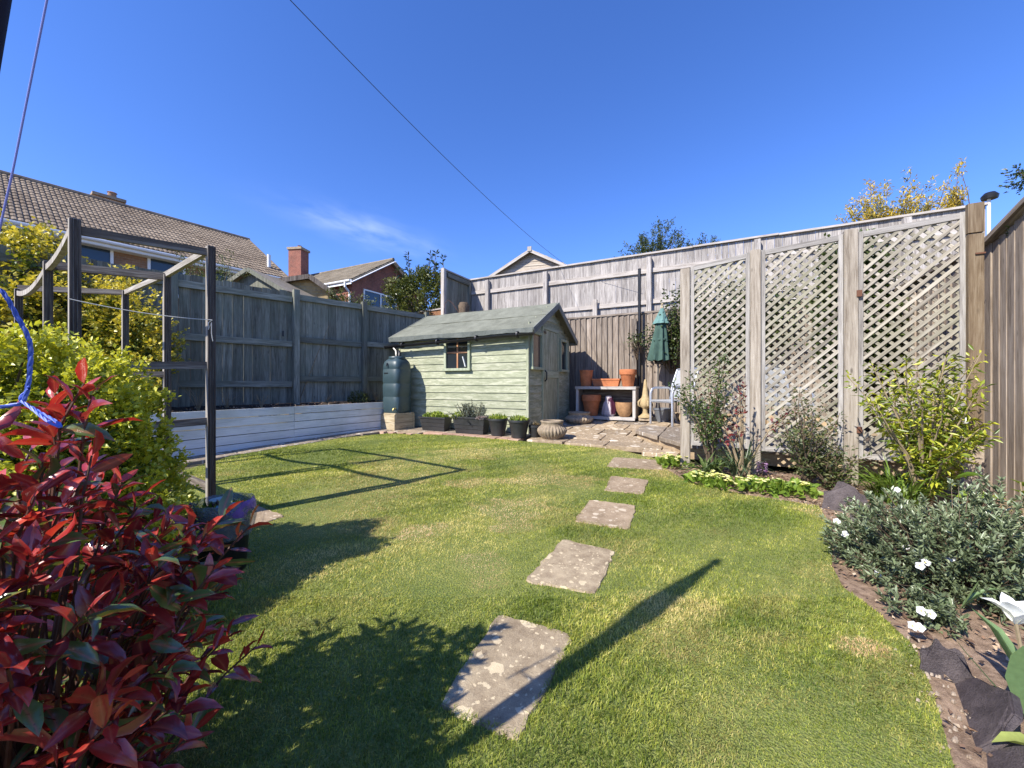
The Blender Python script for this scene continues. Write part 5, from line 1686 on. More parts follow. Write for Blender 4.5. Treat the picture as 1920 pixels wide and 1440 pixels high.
MB().lathe([(.13, 0), (.11, .16), (.13, .18)], (.1, 0, c0.z + .1), 10).build('chimney_pot', M['brick_red'], chm, smooth=True)

# buff brick garage behind the left fence
ga = P(583, 519, 10.2)
gr = thing('brick_garage', 'low buff brick garage with a brown tiled gable behind the grey fence', 'garage', (ga.x, ga.y, .2), R(14))
zr = ga.z - .2
wl_, wr_, dl = 1.08, .42, 2.0
zl, zrr = zr - .24, zr - .32
MB().add([(-wl_, 0, 0), (wr_, 0, 0), (wr_, 0, zrr - .06), (0, 0, zr - .06), (-wl_, 0, zl - .06), (-wl_, dl, 0), (wr_, dl, 0), (wr_, dl, zrr - .06), (0, dl, zr - .06), (-wl_, dl, zl - .06)],
         [(0, 1, 2, 3, 4), (9, 8, 7, 6, 5), (0, 5, 6, 1), (1, 6, 7, 2), (4, 9, 5, 0), (3, 8, 9, 4), (2, 7, 8, 3)]).build('wall', M['brick_yellow'], gr)
for e, ze in ((-wl_ - .14, zl - .03), (wr_ + .12, zrr - .07)):
    MB().bar((e / 2, dl / 2 - .1, (ze + zr) / 2 + .005), (e / 2, dl / 2 - .1 + .001, (ze + zr) / 2 + .006), .01, .01)
    m_ = Vector((e, 0, ze - zr))
    b_ = board(gr, 'roof', M['tile2'], (e / 2, dl / 2 - .1, (ze + zr) / 2 + .0), m_, m_.length, YA, dl + .1, .08)
    MB().bar((0, -.17, zr - .03), (e, -.17, ze - .03), .03, .12).build('verge', M['frame_wood'], gr)
# small grey roofed shed behind the fence
sa = P(470, 505, 8.9)
gs = thing('small_shed', 'small weathered shed gable with grey roof peeping over the board fence', 'shed', (sa.x, sa.y, .3), R(-8))
zr = sa.z - .3
MB().add([(-.85, .03, 0), (.85, .03, 0), (.85, .03, zr - .55), (0, .03, zr - .05), (-.85, .03, zr - .55)], [(0, 1, 2, 3, 4)]).build('wall', M['fence_grey'], gs)
MB().add([(-.85, 1.9, 0), (.85, 1.9, 0), (.85, 1.9, zr - .55), (0, 1.9, zr - .05), (-.85, 1.9, zr - .55)], [(4, 3, 2, 1, 0)]).build('wall', M['fence_grey'], gs)
for sg in (-1, 1):
    m_ = Vector((sg * 1.0, 0, -.56))
    board(gs, 'roof', M['tile2'], Vector((0, .95, zr)) + m_ / 2, m_, m_.length, YA, 2.1, .03)
    MB().bar((sg * .01, -.11, zr - .03), (sg * 1.0, -.11, zr - .6), .025, .09).build('bargeboard', M['fence_grey'], gs)
# weathered shed above the silvered fence
ua = P(996, 472, 15.0)
us = thing('old_shed', 'weathered plank shed gable with pale roof edge rising above the silvered fence', 'shed', (ua.x, ua.y, 2.0), ANG + R(8))
zr = ua.z - 2.0
n = 9
for i in range(n):
    z = zr - .06 - (i + .5) * .165
    hw = min(1.55, (zr - .04 - z + .06) * 1.95)
    board(us, 'plank', M['old_shed'], (0, 0, z), (1, 0, random.uniform(-.01, .01)), 2 * hw, Vector((0, .1, 1)), .175, .02)
MB().box((0, .1, (zr - 1.5) / 2), (3.0, .04, zr - 1.5)).build('wall', M['old_shed'], us)
for sg in (-1, 1):
    m_ = Vector((sg * 1.78, 0, -.93))
    board(us, 'roof', M['old_shed'], Vector((0, .9, zr + .02)) + m_ / 2, m_, m_.length, YA, 2.2, .05)
    board(us, 'bargeboard', M['rail_silver'], Vector((0, -.22, zr - .02)) + m_ / 2, m_, m_.length, ZA, .11, .03)
MB().box((0, -.24, zr + .03), (.16, .05, .18)).build('ridge_block', M['rail_silver'], us)

# overhead cable and its far end
oc = thing('overhead_cable', 'thin dark overhead cable crossing the sky down to the silvered fence', 'cable', W(S(1060, 3.0), 3.0, 3.5))
a = P(525, -20, 3.2); b = P(1062, 497, 10.5); c_ = W(S(1110, 3.05), 3.05, 3.40)
pts = []
for i in range(41):
    u = i / 40; p = a.lerp(b, u); p.z -= .45 * 4 * u * (1 - u) * .35; pts.append(p - oc.location)
pts.append(P(1090, 517, 9.6) - oc.location); pts.append(P(1130, 528, 9.0) - oc.location); pts.append(P(1190, 522, 8.4) - oc.location)
MB().tube(pts, .0038, 5).build('wire', M['cable'], oc, smooth=True)

# ================================================================== SHRUBS AND TREES
def crown(parent, mat, c, rad, n_cl, n_lf, ln, wd, cl_r=.11, shell=.55, up=.5, seed=1, T=T_SMALL, zmin=.02, tip_bright=True, name='foliage', amp=.25):
    """sprigs spread through an uneven volume; leaves fan out from each sprig"""
    d = ball_dirs(n_cl)
    rr = (shell + (1 - shell) * rng.random(n_cl) ** .6) * lump(d, seed, amp)
    cc = d * rr[:, None] * np.array(rad) + np.array(c)
    ok = cc[:, 2] > zmin; cc, d, rr = cc[ok], d[ok], rr[ok]
    m = len(cc)
    ax = nrm(d * .7 + np.array([0, 0, up]) + rng.normal(0, .25, (m, 3)))
    u = rng.random((m, n_lf))
    pos = cc[:, None, :] + ax[:, None, :] * ((u - .6) * cl_r * 2)[:, :, None] + rng.normal(0, cl_r * .22, (m, n_lf, 3))
    dr = ax[:, None, :] * .7 + rng.normal(0, .75, (m, n_lf, 3))
    base = rng.random(m)[:, None] * .4
    rnd = np.clip(base + (u * .45 if tip_bright else rng.random((m, n_lf)) * .45) + rng.normal(0, .08, (m, n_lf)) + .15 * (rr[:, None] > .93), 0, 1)
    k = m * n_lf
    pos = pos.reshape(-1, 3); keep = pos[:, 2] > zmin * .5
    o = leaves(name, pos[keep], dr.reshape(-1, 3)[keep], (ln * rng.uniform(.65, 1.2, k))[keep], (wd * rng.uniform(.75, 1.2, k))[keep], mat, parent, T, rnd.reshape(-1)[keep])
    o['kind'] = 'stuff'
    return cc


def limbs(parent, tips, base=(0, 0, 0), r=.02, mat='bark', name='stem', n=14, taper=.25, bend=.12):
    mb = MB(); base = Vector(base)
    idx = rng.choice(len(tips), min(n, len(tips)), replace=False)
    for i in idx:
        t = Vector(tips[i]); b = base + Vector((random.gauss(0, r * 2), random.gauss(0, r * 2), 0))
        mid = b.lerp(t, .5) + Vector((random.gauss(0, bend), random.gauss(0, bend), random.uniform(0, bend))) * (t - b).length
        pts = []
        for k in range(6):
            u = k / 5; pts.append((b * (1 - u) ** 2) + mid * (2 * u * (1 - u)) + t * u ** 2)
        rs = [r * (1 - (1 - taper) * k / 5) for k in range(6)]
        mb.tube(pts, rs, 5, False)
    return mb.build(name, M[mat], parent, smooth=True)


# yellow variegated hedge behind the frame
p = plant('variegated_hedge', 'tall yellow and green variegated evergreen hedge behind the timber frame', 'hedge', (-5.9, 5.0, .12))
cc = crown(p, L_['euonymus'], (-.75, 0, 1.62), (1.3, .8, 1.5), 2300, 22, .060, .040, cl_r=.12, shell=.5, seed=2)
cc2 = crown(p, L_['euonymus'], (.62, .1, 1.25), (.72, .5, .98), 900, 22, .055, .036, cl_r=.11, shell=.4, seed=5)
limbs(p, cc, r=.03, n=40)
mb_p, mb_d, mb_r = [], [], []
for k in range(34):
    x = random.uniform(-1.9, 1.3); z = (2.95 if x < .1 else 2.3) + random.uniform(-.15, .3)
    for j in range(34):
        mb_p.append((x + random.gauss(0, .045), random.uniform(-.45, .3) * 0 + (k % 7 - 3) * .1 + random.gauss(0, .04), z - random.random() * .4)); mb_d.append((random.gauss(0, .7), random.gauss(0, .7), .6)); mb_r.append(random.uniform(.5, 1))
o = leaves('shoots', np.array(mb_p), np.array(mb_d), .052, .034, L_['euonymus'], p, rnd=np.array(mb_r)); o['kind'] = 'stuff'

# clipped box bush
p = plant('box_bush', 'dense bright yellow green box bush between the red shrub and the frame', 'bush', (-2.13, 1.60, .045))
cc = crown(p, L_['box'], (0, 0, .56), (.62, .52, .62), 2800, 26, .025, .017, cl_r=.045, shell=.74, seed=3, up=.7, amp=.14)
crown(p, L_['box'], (0, 0, .45), (.55, .40, .48), 1100, 22, .036, .026, cl_r=.06, shell=.3, seed=4, amp=.1, name='inner_foliage', tip_bright=False)
limbs(p, cc, r=.014, n=40)

# red photinia in the foreground
PH = Vector((-1.05, .80, .024))
p = plant('red_shrub', 'glossy red leaved shrub filling the near corner by the blue rope', 'shrub', PH)
tips = []
k = 0
while len(tips) < 215:
    d = Vector(ball_dirs(1)[0])
    rr = random.uniform(.45, 1.0) ** .5
    q = Vector((d.x * .40, d.y * .42, d.z * .54)) * rr * (1 + .16 * math.sin(d.x * 5 + 1) * math.cos(d.y * 4)) + Vector((0, 0, .45))
    if q.z < .06: continue
    tips.append((q, d, rr))
lp, ld, lr, lw, ll, lu = [], [], [], [], [], []
smb = MB()
for q, d, rr in tips:
    b = Vector((random.gauss(0, .05), random.gauss(0, .05), 0))
    ax = (Vector((d.x, d.y, d.z * .6 + .75)) + Vector((random.gauss(0, .2), random.gauss(0, .2), random.gauss(0, .15)))).normalized()
    mid = b.lerp(q, .55) - ax * .05 + Vector((0, 0, -.03))
    pts = [b, b.lerp(mid, .6) + Vector((random.gauss(0, .02), random.gauss(0, .02), 0)), mid, q - ax * .10, q - ax * .03, q]
    smb.tube(pts, [.0055, .005, .004, .003, .0025, .002], 5, False)
    young = .5 + .5 * (q.z / .95)
    nl = random.randint(8, 11)
    for j in range(nl):
        u = j / (nl - 1)
        pos = q - ax * (.13 * (1 - u))
        az = j * 2.4 + random.gauss(0, .3)
        s1 = ax.cross(Vector((.3, .2, 1))).normalized(); s2 = ax.cross(s1)
        out = s1 * math.cos(az) + s2 * math.sin(az)
        dr = ax * (.35 + .75 * u ** 1.5) + out * (1.0 - .35 * u) + Vector((0, 0, -.12 * (1 - u)))
        lp.append(pos); ld.append(dr)
        ll.append((.110 - .042 * u) * random.uniform(.6, 1.15)); lw.append(random.uniform(.28, .38))
        r0 = random.random()
        isg = r0 < (.34 * (1 - u) + .08) * (1.15 - young * .55)
        lr.append(random.uniform(.78, 1) if isg else min(.74, max(0, random.gauss(.34 + .24 * u, .18))))
smb.build('stem', M['stem_red'], p, smooth=True)
# older green leaves inside
for k in range(330):
    d = Vector(ball_dirs(1)[0]); q = Vector((d.x * .38, d.y * .39, d.z * .43)) * random.uniform(.3, 1) + Vector((0, 0, .42))
    if q.z < .05: continue
    lp.append(q); ld.append(Vector((d.x, d.y, d.z * .3 + random.gauss(0, .4)))); ll.append(random.uniform(.05, .085)); lw.append(.38)
    lr.append(random.uniform(.78, 1) if random.random() < .4 else random.uniform(0, .5))
lp = np.array(lp); ld = nrm(np.array(ld)); ll = np.array(ll); lw = np.array(lw) * ll; lr = np.array(lr)
wpos = lp + np.array(PH) - np.array((0, 0, EYE))
dist = np.linalg.norm(wpos, axis=1)
vis = (np.abs(wpos[:, 0] / wpos[:, 1]) < 1.30) & (np.abs(wpos[:, 2] / wpos[:, 1]) < .98)
# nearest per direction: rank leaves by apparent size and by not lying behind others
score = ll / dist - (~vis) * 10
cell = {}
order = np.argsort(dist)
rank = np.zeros(len(dist))
for i in order:
    key = (int((wpos[i, 0] / wpos[i, 1]) * 26), int((wpos[i, 2] / wpos[i, 1]) * 26))
    rank[i] = cell.get(key, 0); cell[key] = rank[i] + 1
score = score - rank * .03
top = np.argsort(-score)[:300]
ismask = np.zeros(len(ll), bool); ismask[top] = True
V, Fc, kk = leaf_arrays(lp, ld, ll, lw, T_LEAF, roll=.45)
nf = len(T_LEAF[1]); RIB = (np.abs(T_LEAF[0][:, 0]) < .01).astype(float)
V3 = V.reshape(-1, kk, 3)
for i in top:
    loc = lp[i]
    o = tri_mesh('leaf', V3[i] - loc, T_LEAF[1], L_['photinia'], {'rnd': np.full(kk, lr[i]), 'rib': RIB}, p)
    o.location = loc
rest = np.where(~ismask)[0]
Vr = V3[rest].reshape(-1, 3); Fr = (T_LEAF[1][None] + (np.arange(len(rest)) * kk)[:, None, None]).reshape(-1, 3)
o = tri_mesh('leaves', Vr, Fr, L_['photinia'], {'rnd': np.repeat(lr[rest], kk), 'rib': np.tile(RIB, len(rest))}, p); o['kind'] = 'stuff'

# laurel and its tall shoots behind the left fence
lc = P(790, 548, 11.3)
p = plant('laurel_bush', 'bushy green laurel between the red brick house and the return panel', 'bush', (lc.x, lc.y, .3))
cc = crown(p, L_['laurel'], (0, 0, lc.z - .3 - .2), (1.05, .7, .85), 620, 20, .085, .038, cl_r=.16, shell=.45, seed=7)
limbs(p, cc, r=.03, n=24)
mbs = MB(); sp2, sd2 = [], []
for px, py, pb in ((765, 474, 550), (757, 505, 560), (808, 468, 550), (818, 472, 550), (830, 478, 560), (798, 500, 560), (814, 490, 550), (745, 505, 560)):
    a = P(px, py, 11.2) - p.location; b = P(px + random.uniform(-6, 6), pb, 11.2) - p.location
    mbs.tube([b, b.lerp(a, .5) + Vector((random.gauss(0, .04), 0, 0)), a], [.014, .01, .005], 5)
    for j in range(40):
        u = random.random(); sp2.append(b.lerp(a, u)); sd2.append(Vector((random.gauss(0, 1), random.gauss(0, .8), .55)))
mbs.build('stem', M['bark'], p)
o = leaves('shoot_leaves', np.array(sp2), np.array(sd2), .145, .048, L_['laurel_blue'], p); o['kind'] = 'stuff'
for px, py, D, r_, hh, mt, lab in ((632, 562, 9.2, .34, .42, 'laurel', 'small yellow green shrub top showing over the fence beside the garage'),
                                   (672, 566, 9.6, .40, .40, 'brownish', 'sparse pale shrub top over the fence below the red house window')):
    c = P(px, py, D)
    p = plant('shrub', lab, 'shrub', (c.x, c.y, .3))
    cc = crown(p, L_[mt], (0, 0, c.z - .3 - .2), (r_, r_ * .8, hh), 110, 14, .06, .026, cl_r=.12, shell=.3, seed=int(px))
    limbs(p, cc, r=.015, n=20)
c = P(392, 505, 8.2)
p = plant('shrub', 'thin grey green shrub against the long house wall beside the frame post', 'shrub', (c.x, c.y, .3))
cc = crown(p, L_['brownish'], (0, 0, c.z - .4), (.7, .4, .4), 130, 12, .05, .02, cl_r=.13, shell=.3, seed=77)
limbs(p, cc, r=.015, n=20)


def tree(lab, px, py, D, rad, n_cl, n_lf, ln, wd, mat, base_z=2.0, seed=1, cl=.16, nm='garden_tree', shell=.35, up=.8):
    c = P(px, py, D)
    t = plant(nm, lab, 'tree', (c.x, c.y, base_z))
    zc = c.z - base_z
    cc = crown(t, L_[mat], (0, 0, zc), rad, n_cl, n_lf, ln, wd, cl_r=cl, shell=shell, seed=seed, up=up, name='crown', amp=.35)
    MB().tube([(0, 0, -.1), (.03, 0, zc * .4), (0, .04, zc * .8)], [.07, .055, .03], 8).build('trunk', M['bark'], t, smooth=True)
    limbs(t, cc, (0, 0, zc * .4), .022, n=45, name='limb', taper=.2)
    return t


tree('dull green tree crown left of the lattice screen above the silvered fence', 1228, 482, 12.5, (1.0, .8, .85), 240, 28, .10, .026, 'tree', seed=12, shell=.3)
tree('small dull green tree crown above the fence nearer the lattice screen', 1312, 478, 12.5, (.55, .5, .48), 70, 24, .10, .026, 'tree', seed=14, shell=.3)
tree('yellow and green flowering shrub rising above the last lattice panel', 1672, 412, 9.0, (1.05, .6, .62), 230, 28, .09, .024, 'tree_yellow', seed=15, shell=.3)
tree('upright yellow spire of foliage near the end board', 1787, 392, 9.0, (.20, .2, .78), 70, 28, .085, .024, 'tree_yellow', seed=17, shell=.2)
# conifer-like twig overhanging on the right, over the side fence
c = P(1935, 320, 3.1)
p = plant('evergreen_shrub', 'dark evergreen sprays overhanging the side fence at the picture edge', 'shrub', (c.x + .75, c.y - .1, .1))
zc = c.z - .1
cc = crown(p, L_['ivy'], (-.62, .1, zc), (.24, .22, .14), 70, 26, .034, .014, cl_r=.07, shell=.2, seed=21)
cc2 = crown(p, L_['ivy'], (-.60, .1, zc - .44), (.20, .2, .12), 60, 26, .034, .014, cl_r=.07, shell=.2, seed=22)
limbs(p, np.concatenate([cc, cc2]), (0, 0, zc * .6), .008, n=24, bend=.05)
MB().tube([(0, 0, 0), (0, 0, zc * .62)], [.03, .02], 7).build('trunk', M['bark'], p, smooth=True)

# ivy and creeper on the brown fence
def ivy(lab, s0, s1, z0, z1, n, mat='ivy', t=2.33, ln=.055, nm='ivy', th=.16, zfree=False):
    p = plant(nm, lab, 'climber', W((s0 + s1) / 2, t, z0), rz=ANG)
    m = n
    s = rng.normal(0, (s1 - s0) * .27, m); z = (z1 - z0) * .5 + rng.normal(0, (z1 - z0) * .24, m)
    keep = (np.abs(s) < (s1 - s0) * .5) & (z > -.1) & (z < min((z1 - z0) * .5 + (z1 - z0) * .36, 9 if zfree else 2.62 - z0))
    s, z = s[keep], z[keep]; m = len(s)
    y = -np.abs(rng.normal(0, th, m)) * (1 - .5 * np.abs(s) / (s1 - s0))
    o = leaves('foliage', np.stack([s, y, z], 1), np.stack([rng.normal(0, 1, m), rng.normal(-.7, .4, m), rng.normal(-.2, .7, m)], 1), ln * rng.uniform(.6, 1.2, m), ln * .7 * rng.uniform(.7, 1.2, m), L_[mat], p)
    o['kind'] = 'stuff'
    tp = np.stack([s, y, z], 1)
    limbs(p, tp, (0, .02, -.2), .008, n=30)
    return p


iz = S(1245, 2.33)
ivy('dark green ivy on the brown fence around the folded parasol', iz - .35, iz + .62, 1.45, 2.45, 1500)
ivy('thin ivy spray on the fence left of the black pole', S(1202, 2.33) - .28, S(1202, 2.33) + .15, 1.75, 2.15, 200, ln=.05)
ivy('dense shaded climber on the fence behind the middle lattice panel', 1.9, 4.1, 1.45, 3.15, 6500, th=.22, ln=.07, zfree=True)
p = plant('ivy', 'dark climber heaped in the fence corner behind the last lattice panel', 'climber', W(4.5, 1.3, .3), rz=ANG)
cc = crown(p, L_['ivy'], (0, 0, 1.75), (.38, 1.0, 1.25), 900, 26, .06, .042, cl_r=.11, shell=.35, seed=31, up=.2)
limbs(p, cc, (.2, .6, 0), .012, n=40)

# ------------------------------------------------------------------ the bed along the screen
def bush(lab, px, py, D, H, spread, n_br, mat, lf, ln, wd, nm='shrub', cat='shrub', stem='bark', r=.010, T=T_SMALL, density=26, top_only=.35, extra=None, lift=0.0):
    """an open shrub: branching stems with leaves along their outer part"""
    g = P(px, 720, D); z0 = .03 * min(D, 6.7)
    p = plant(nm, lab, cat, (g.x, g.y, z0))
    mb = MB(); lp_, ld_ = [], []
    for k in range(n_br):
        a = random.uniform(0, 2 * math.pi); rr = spread * math.sqrt(random.random())
        tip = Vector((rr * math.cos(a), rr * math.sin(a) * .7, H * random.uniform(.45, 1.0) * (1 - .25 * (rr / spread) ** 2)))
        mid = Vector((tip.x * .35, tip.y * .35, tip.z * .5))
        pts = [Vector((random.gauss(0, .02), random.gauss(0, .02), 0)), mid * .5, mid, mid.lerp(tip, .5) + Vector((random.gauss(0, .03), random.gauss(0, .03), .03)), tip]
        mb.tube(pts, [r, r * .85, r * .6, r * .4, r * .2], 5, False)
        for j in range(density):
            u = top_only + (1 - top_only) * random.random()
            i0 = min(3, int(u * 4)); q = pts[i0].lerp(pts[i0 + 1], u * 4 - i0)
            sprig = Vector((random.gauss(0, 1), random.gauss(0, 1), random.gauss(.2, .6))).normalized()
            L = random.uniform(.01, .06)
            lp_.append(q + sprig * L); ld_.append(sprig + Vector((0, 0, random.uniform(-.5, .4))))
    mb.build('stem', M[stem], p, smooth=True)
    n = len(lp_)
    o = leaves('foliage', np.array(lp_), np.array(ld_), ln * rng.uniform(.6, 1.25, n), wd * rng.uniform(.7, 1.2, n), L_[mat], p, T)
    o['kind'] = 'stuff'
    return p


bush('bare legged rose bush climbing in front of the first lattice panel', 1335, 0, 4.05, 1.48, .42, 15, 'rose', None, .042, .022, nm='rose_bush', r=.009, density=88, top_only=.42)
pr = bush('dark plum red leaved shrub beside the rose at the second screen post', 1392, 0, 3.85, 1.15, .46, 9, 'plum', None, .045, .024, nm='plum_shrub', r=.011, density=20, top_only=.62, stem='cane')
bush('straggly dull green bush in front of the middle lattice panel', 1512, 0, 3.55, .92, .40, 22, 'brownish', None, .038, .018, nm='dull_bush', density=75, top_only=.2)
bush('low dull green bush between the middle panel and the third post', 1560, 0, 3.45, .45, .32, 16, 'brownish', None, .038, .018, nm='dull_bush', density=50, top_only=.15)
bush('tall gold leaved shrub in front of the last lattice panel', 1735, 0, 3.02, 1.33, .58, 36, 'choisya', None, .062, .018, nm='gold_shrub', r=.012, density=84, top_only=.3, stem='cane')
# straps and flowers
def straps(lab, px, py, n, r, h, wd, mat, nm, cat='plant'):
    g = G(px, py); p = plant(nm, lab, cat, g)
    a = rng.uniform(0, 2 * np.pi, n); rr = r * np.sqrt(rng.random(n)) * .4
    pos = np.stack([np.cos(a) * rr, np.sin(a) * rr, np.zeros(n)], 1)
    d = np.stack([np.cos(a) * .55, np.sin(a) * .55, np.full(n, 1.0)], 1) + rng.normal(0, .22, (n, 3))
    # two segments so that the leaves arch over
    ln = h * rng.uniform(.6, 1.15, n)
    o = leaves('leaf_tuft', pos, d, ln, wd, L_[mat], p, (T_STRAP[0] * np.array([1, 1, 2.2]), T_STRAP[1]), roll=.2)
    o['kind'] = 'stuff'
    return p


straps('blue green strap leaved clump at the foot of the second screen post', 1385, 893, 90, .16, .42, .012, 'strap_blue', 'strap_plant')
straps('dark leafy clump under the first lattice panel', 1330, 890, 60, .16, .22, .028, 'rose', 'leafy_plant')
straps('bright grassy clump at the foot of the gold shrub', 1690, 945, 150, .26, .38, .012, 'strap', 'grassy_clump')
straps('small grassy clump beside the third screen post', 1650, 935, 60, .14, .25, .010, 'strap', 'grassy_clump')


def primrose(lab, px, py, r, nl, nf, fl=True, ht=.07):
    g = G(px, py); p = plant('primrose', lab, 'flower', g, 'pale primroses along the lawn edge')
    nf = int(nf * .45)
    tuft(p, L_['primrose'], nl, r, .05, .085, .04, T=T_LEAF, up=.7)
    if nf:
        a = rng.uniform(0, 2 * np.pi, nf); rr = r * .9 * np.sqrt(rng.random(nf)); c = np.stack([np.cos(a) * rr, np.sin(a) * rr, ht + rng.uniform(0, .04, nf)], 1)
        pos = np.repeat(c, 5, 0); th = np.tile(np.arange(5) * 2 * np.pi / 5, nf) + np.repeat(rng.random(nf) * 6, 5)
        d = np.stack([np.cos(th), np.sin(th) - .35, np.full(nf * 5, .35)], 1)
        o = leaves('petals', pos, d, .024, .024, L_['primrose_fl'], p, roll=.2); o['kind'] = 'stuff'


for lab, px, py, r, nl, nf in (('lime primrose mound at the foot of the first screen post', 1262, 872, .17, 150, 60), ('pale yellow primrose clump below the first lattice panel', 1318, 905, .15, 110, 50),
                               ('pale primrose clump in full flower below the second screen post', 1365, 915, .17, 90, 70), ('leafy primrose clump right of the second screen post', 1428, 918, .16, 120, 30),
                               ('green primrose clump with few flowers at the lawn corner near the slate', 1490, 925, .16, 130, 26)):
    primrose(lab, px, py, r, nl, nf)
g = G(1429, 892)
p = plant('hyacinth', 'single violet and white hyacinth flower at the second screen post', 'flower', g)
MB().tube([(0, 0, 0), (0, 0, .12)], .006, 6).build('stem', M['cane'], p)
n = 160
u = rng.random(n); a = rng.uniform(0, 2 * np.pi, n)
o = leaves('petals', np.stack([.028 * np.cos(a), .028 * np.sin(a), .04 + .10 * u], 1), np.stack([np.cos(a), np.sin(a), rng.normal(0, .3, n)], 1), .024, .012, L_['hyacinth'], p); o['kind'] = 'stuff'

# silver bush with white flowers
SB = Vector((2.33, 2.02, .06))
p = plant('silver_bush', 'silvery leaved low bush with white flowers spilling over the lawn edge', 'bush', SB)
tips = []
while len(tips) < 950:
    d = Vector(ball_dirs(1)[0])
    q = Vector((d.x * .62, d.y * .58, d.z * .27)) * random.uniform(.55, 1.0) * (1 + .16 * math.sin(d.x * 7) * math.cos(d.y * 6)) + Vector((0, 0, .10))
    if q.z > .015: tips.append((q, d))
for px, py, D in ((1835, 905, 2.1), (1850, 930, 2.0), (1880, 960, 1.9), (1900, 1000, 1.8), (1870, 1010, 1.75)):
    q = P(px, py, D) - SB
    for k in range(12): tips.append((q + Vector((random.gauss(0, .06), random.gauss(0, .06), random.gauss(0, .05))), Vector((random.gauss(0, .3), 0, 1))))
for px, py in ((1735, 1175), (1720, 1160), (1700, 1150), (1745, 1160), (1620, 1070), (1600, 1050)):
    q = G(px, py) - SB
    for k in range(14): tips.append((q + Vector((random.gauss(0, .05), random.gauss(0, .05), random.uniform(.03, .12))), Vector((q.x, q.y, .6))))
smb = MB(); ap, ad, al_, ar = [], [], [], []
for q, d in tips:
    ax = (Vector((d.x * .8, d.y * .8, .75)) + Vector((random.gauss(0, .2), random.gauss(0, .2), 0))).normalized()
    smb.tube([Vector((q.x * .5, q.y * .5, .0)), q * .75 + Vector((0, 0, -.03)), q], [.0025, .002, .0015], 4, False)
    rb_ = random.random() * .45
    for j in range(20):
        u = random.random(); ap.append(q - ax * (.085 * (1 - u)))
        rv = Vector(ball_dirs(1)[0]); ad.append(ax * (.35 + .8 * u) + (rv - ax * rv.dot(ax)) * .9); al_.append(random.uniform(.026, .044)); ar.append(min(1, rb_ + .55 * u * random.random() + .1 * random.random()))
smb.build('stem', M['bark'], p)
o = leaves('foliage', np.array(ap), np.array(ad), np.array(al_), .0105, L_['silver'], p, T_SMALL, np.array(ar), roll=.4); o['kind'] = 'stuff'


def white_flower(parent, c, r, tilt):
    mb = MB(); n = 15
    pts = []
    for i in range(n):
        a = 2 * math.pi * i / n; q = r * (1 + .12 * math.cos(a * 5) + random.uniform(-.05, .05))
        pts.append(Vector((q * math.cos(a), q * math.sin(a), .004 * math.sin(a * 5))))
    inner = [Vector((.25 * r * math.cos(2 * math.pi * i / n), .25 * r * math.sin(2 * math.pi * i / n), -r * .35)) for i in range(n)]
    v = pts + inner + [Vector((0, 0, -r * .55))]
    f = [(i, (i + 1) % n, n + (i + 1) % n, n + i) for i in range(n)] + [(n + i, n + (i + 1) % n, 2 * n) for i in range(n)]
    rot = tilt.to_track_quat('Z', 'Y').to_matrix()
    fl_ = MB().add([rot @ q + c for q in v], f).build('flower', M['white_petal'], parent, smooth=True)
    MB().lathe([(r * .16, -r * .45), (r * .20, -r * .30), (0, -r * .2)], n=8).build('flower_centre', M['yellow_eye'], fl_).matrix_basis = Matrix.Translation(c) @ rot.to_4x4()
    return fl_


M['yellow_eye'] = plain('yellow flower eye', (.60, .48, .10))
M['white_petal'] = plain('white flower petal', (.62, .62, .60), rough=.6, var=.04)
for px, py, D in ((1682, 918, 2.35), (1569, 977, 2.15), (1584, 1001, 2.1), (1699, 1024, 1.98), (1725, 1061, 1.78), (1736, 1054, 1.80), (1648, 1075, 1.86), (1783, 1046, 1.82), (1728, 1145, 1.56), (1745, 1151, 1.55), (1712, 1173, 1.50), (1724, 1176, 1.49), (1820, 915, 2.1)):
    q = P(px, py, D) - SB
    white_flower(p, q, .0165, Vector((-.55 + random.gauss(0, .15), -.75, .6 + random.gauss(0, .2))))

# broad leaves by the side fence
g = P(1925, 925, 2.45); g.z = .07
p = plant('broad_leaf_plant', 'broad bright green leaves at the foot of the side fence behind the silver bush', 'plant', g)
for k in range(16):
    a = random.uniform(0, 6.28); r_ = random.uniform(.03, .22)
    tip = Vector((r_ * math.cos(a) - .05, r_ * math.sin(a) * .7, random.uniform(.12, .40)))
    MB().tube([(0, 0, 0), tip * .6 + Vector((0, 0, .03)), tip], .004, 5).build('leaf_stalk', M['cane'], p)
    V, Fc, kk = leaf_arrays(np.array([tip]), np.array([[math.cos(a), math.sin(a) - .3, -.15]]), .15, .12, T_LEAF, roll=.25)
    tri_mesh('leaf', V, Fc, L_['primrose'], {'rnd': np.full(kk, random.random())}, p)

# tulip at the right edge
tg = Vector((1.56, 1.16, .03))
p = plant('tulip', 'white tulip with broad pale green leaves at the edge of the bed', 'flower', tg)
fc = P(1905, 1150, 1.16) - tg
MB().tube([(0, 0, 0), (fc.x * .4, 0, fc.z * .5), fc - Vector((0, 0, .03))], .005, 6).build('stem', M['cane'], p, smooth=True)
for k in range(6):
    a = k * 1.047 + .3; inner = k % 2
    d = np.array([[math.cos(a) * (.8 if not inner else .45), math.sin(a) * (.8 if not inner else .45), 1.0]])
    V, Fc, kk = leaf_arrays(np.array([fc - Vector((0, 0, .035))]), d, .088, .056, T_LEAF, up=np.array([[-math.cos(a), -math.sin(a), .4]]), roll=.1)
    tri_mesh('petal', V, Fc, L_['petal'], {'rnd': np.full(kk, random.random())}, p)
def big_leaf(parent, a, d, ln, wd, r, T=T_LEAF):
    V, Fc, kk = leaf_arrays(np.array([a]), np.array([d]), ln, wd, T, roll=.12)
    return tri_mesh('leaf', V, Fc, L_['tulip_leaf'], {'rnd': np.full(kk, r)}, parent)
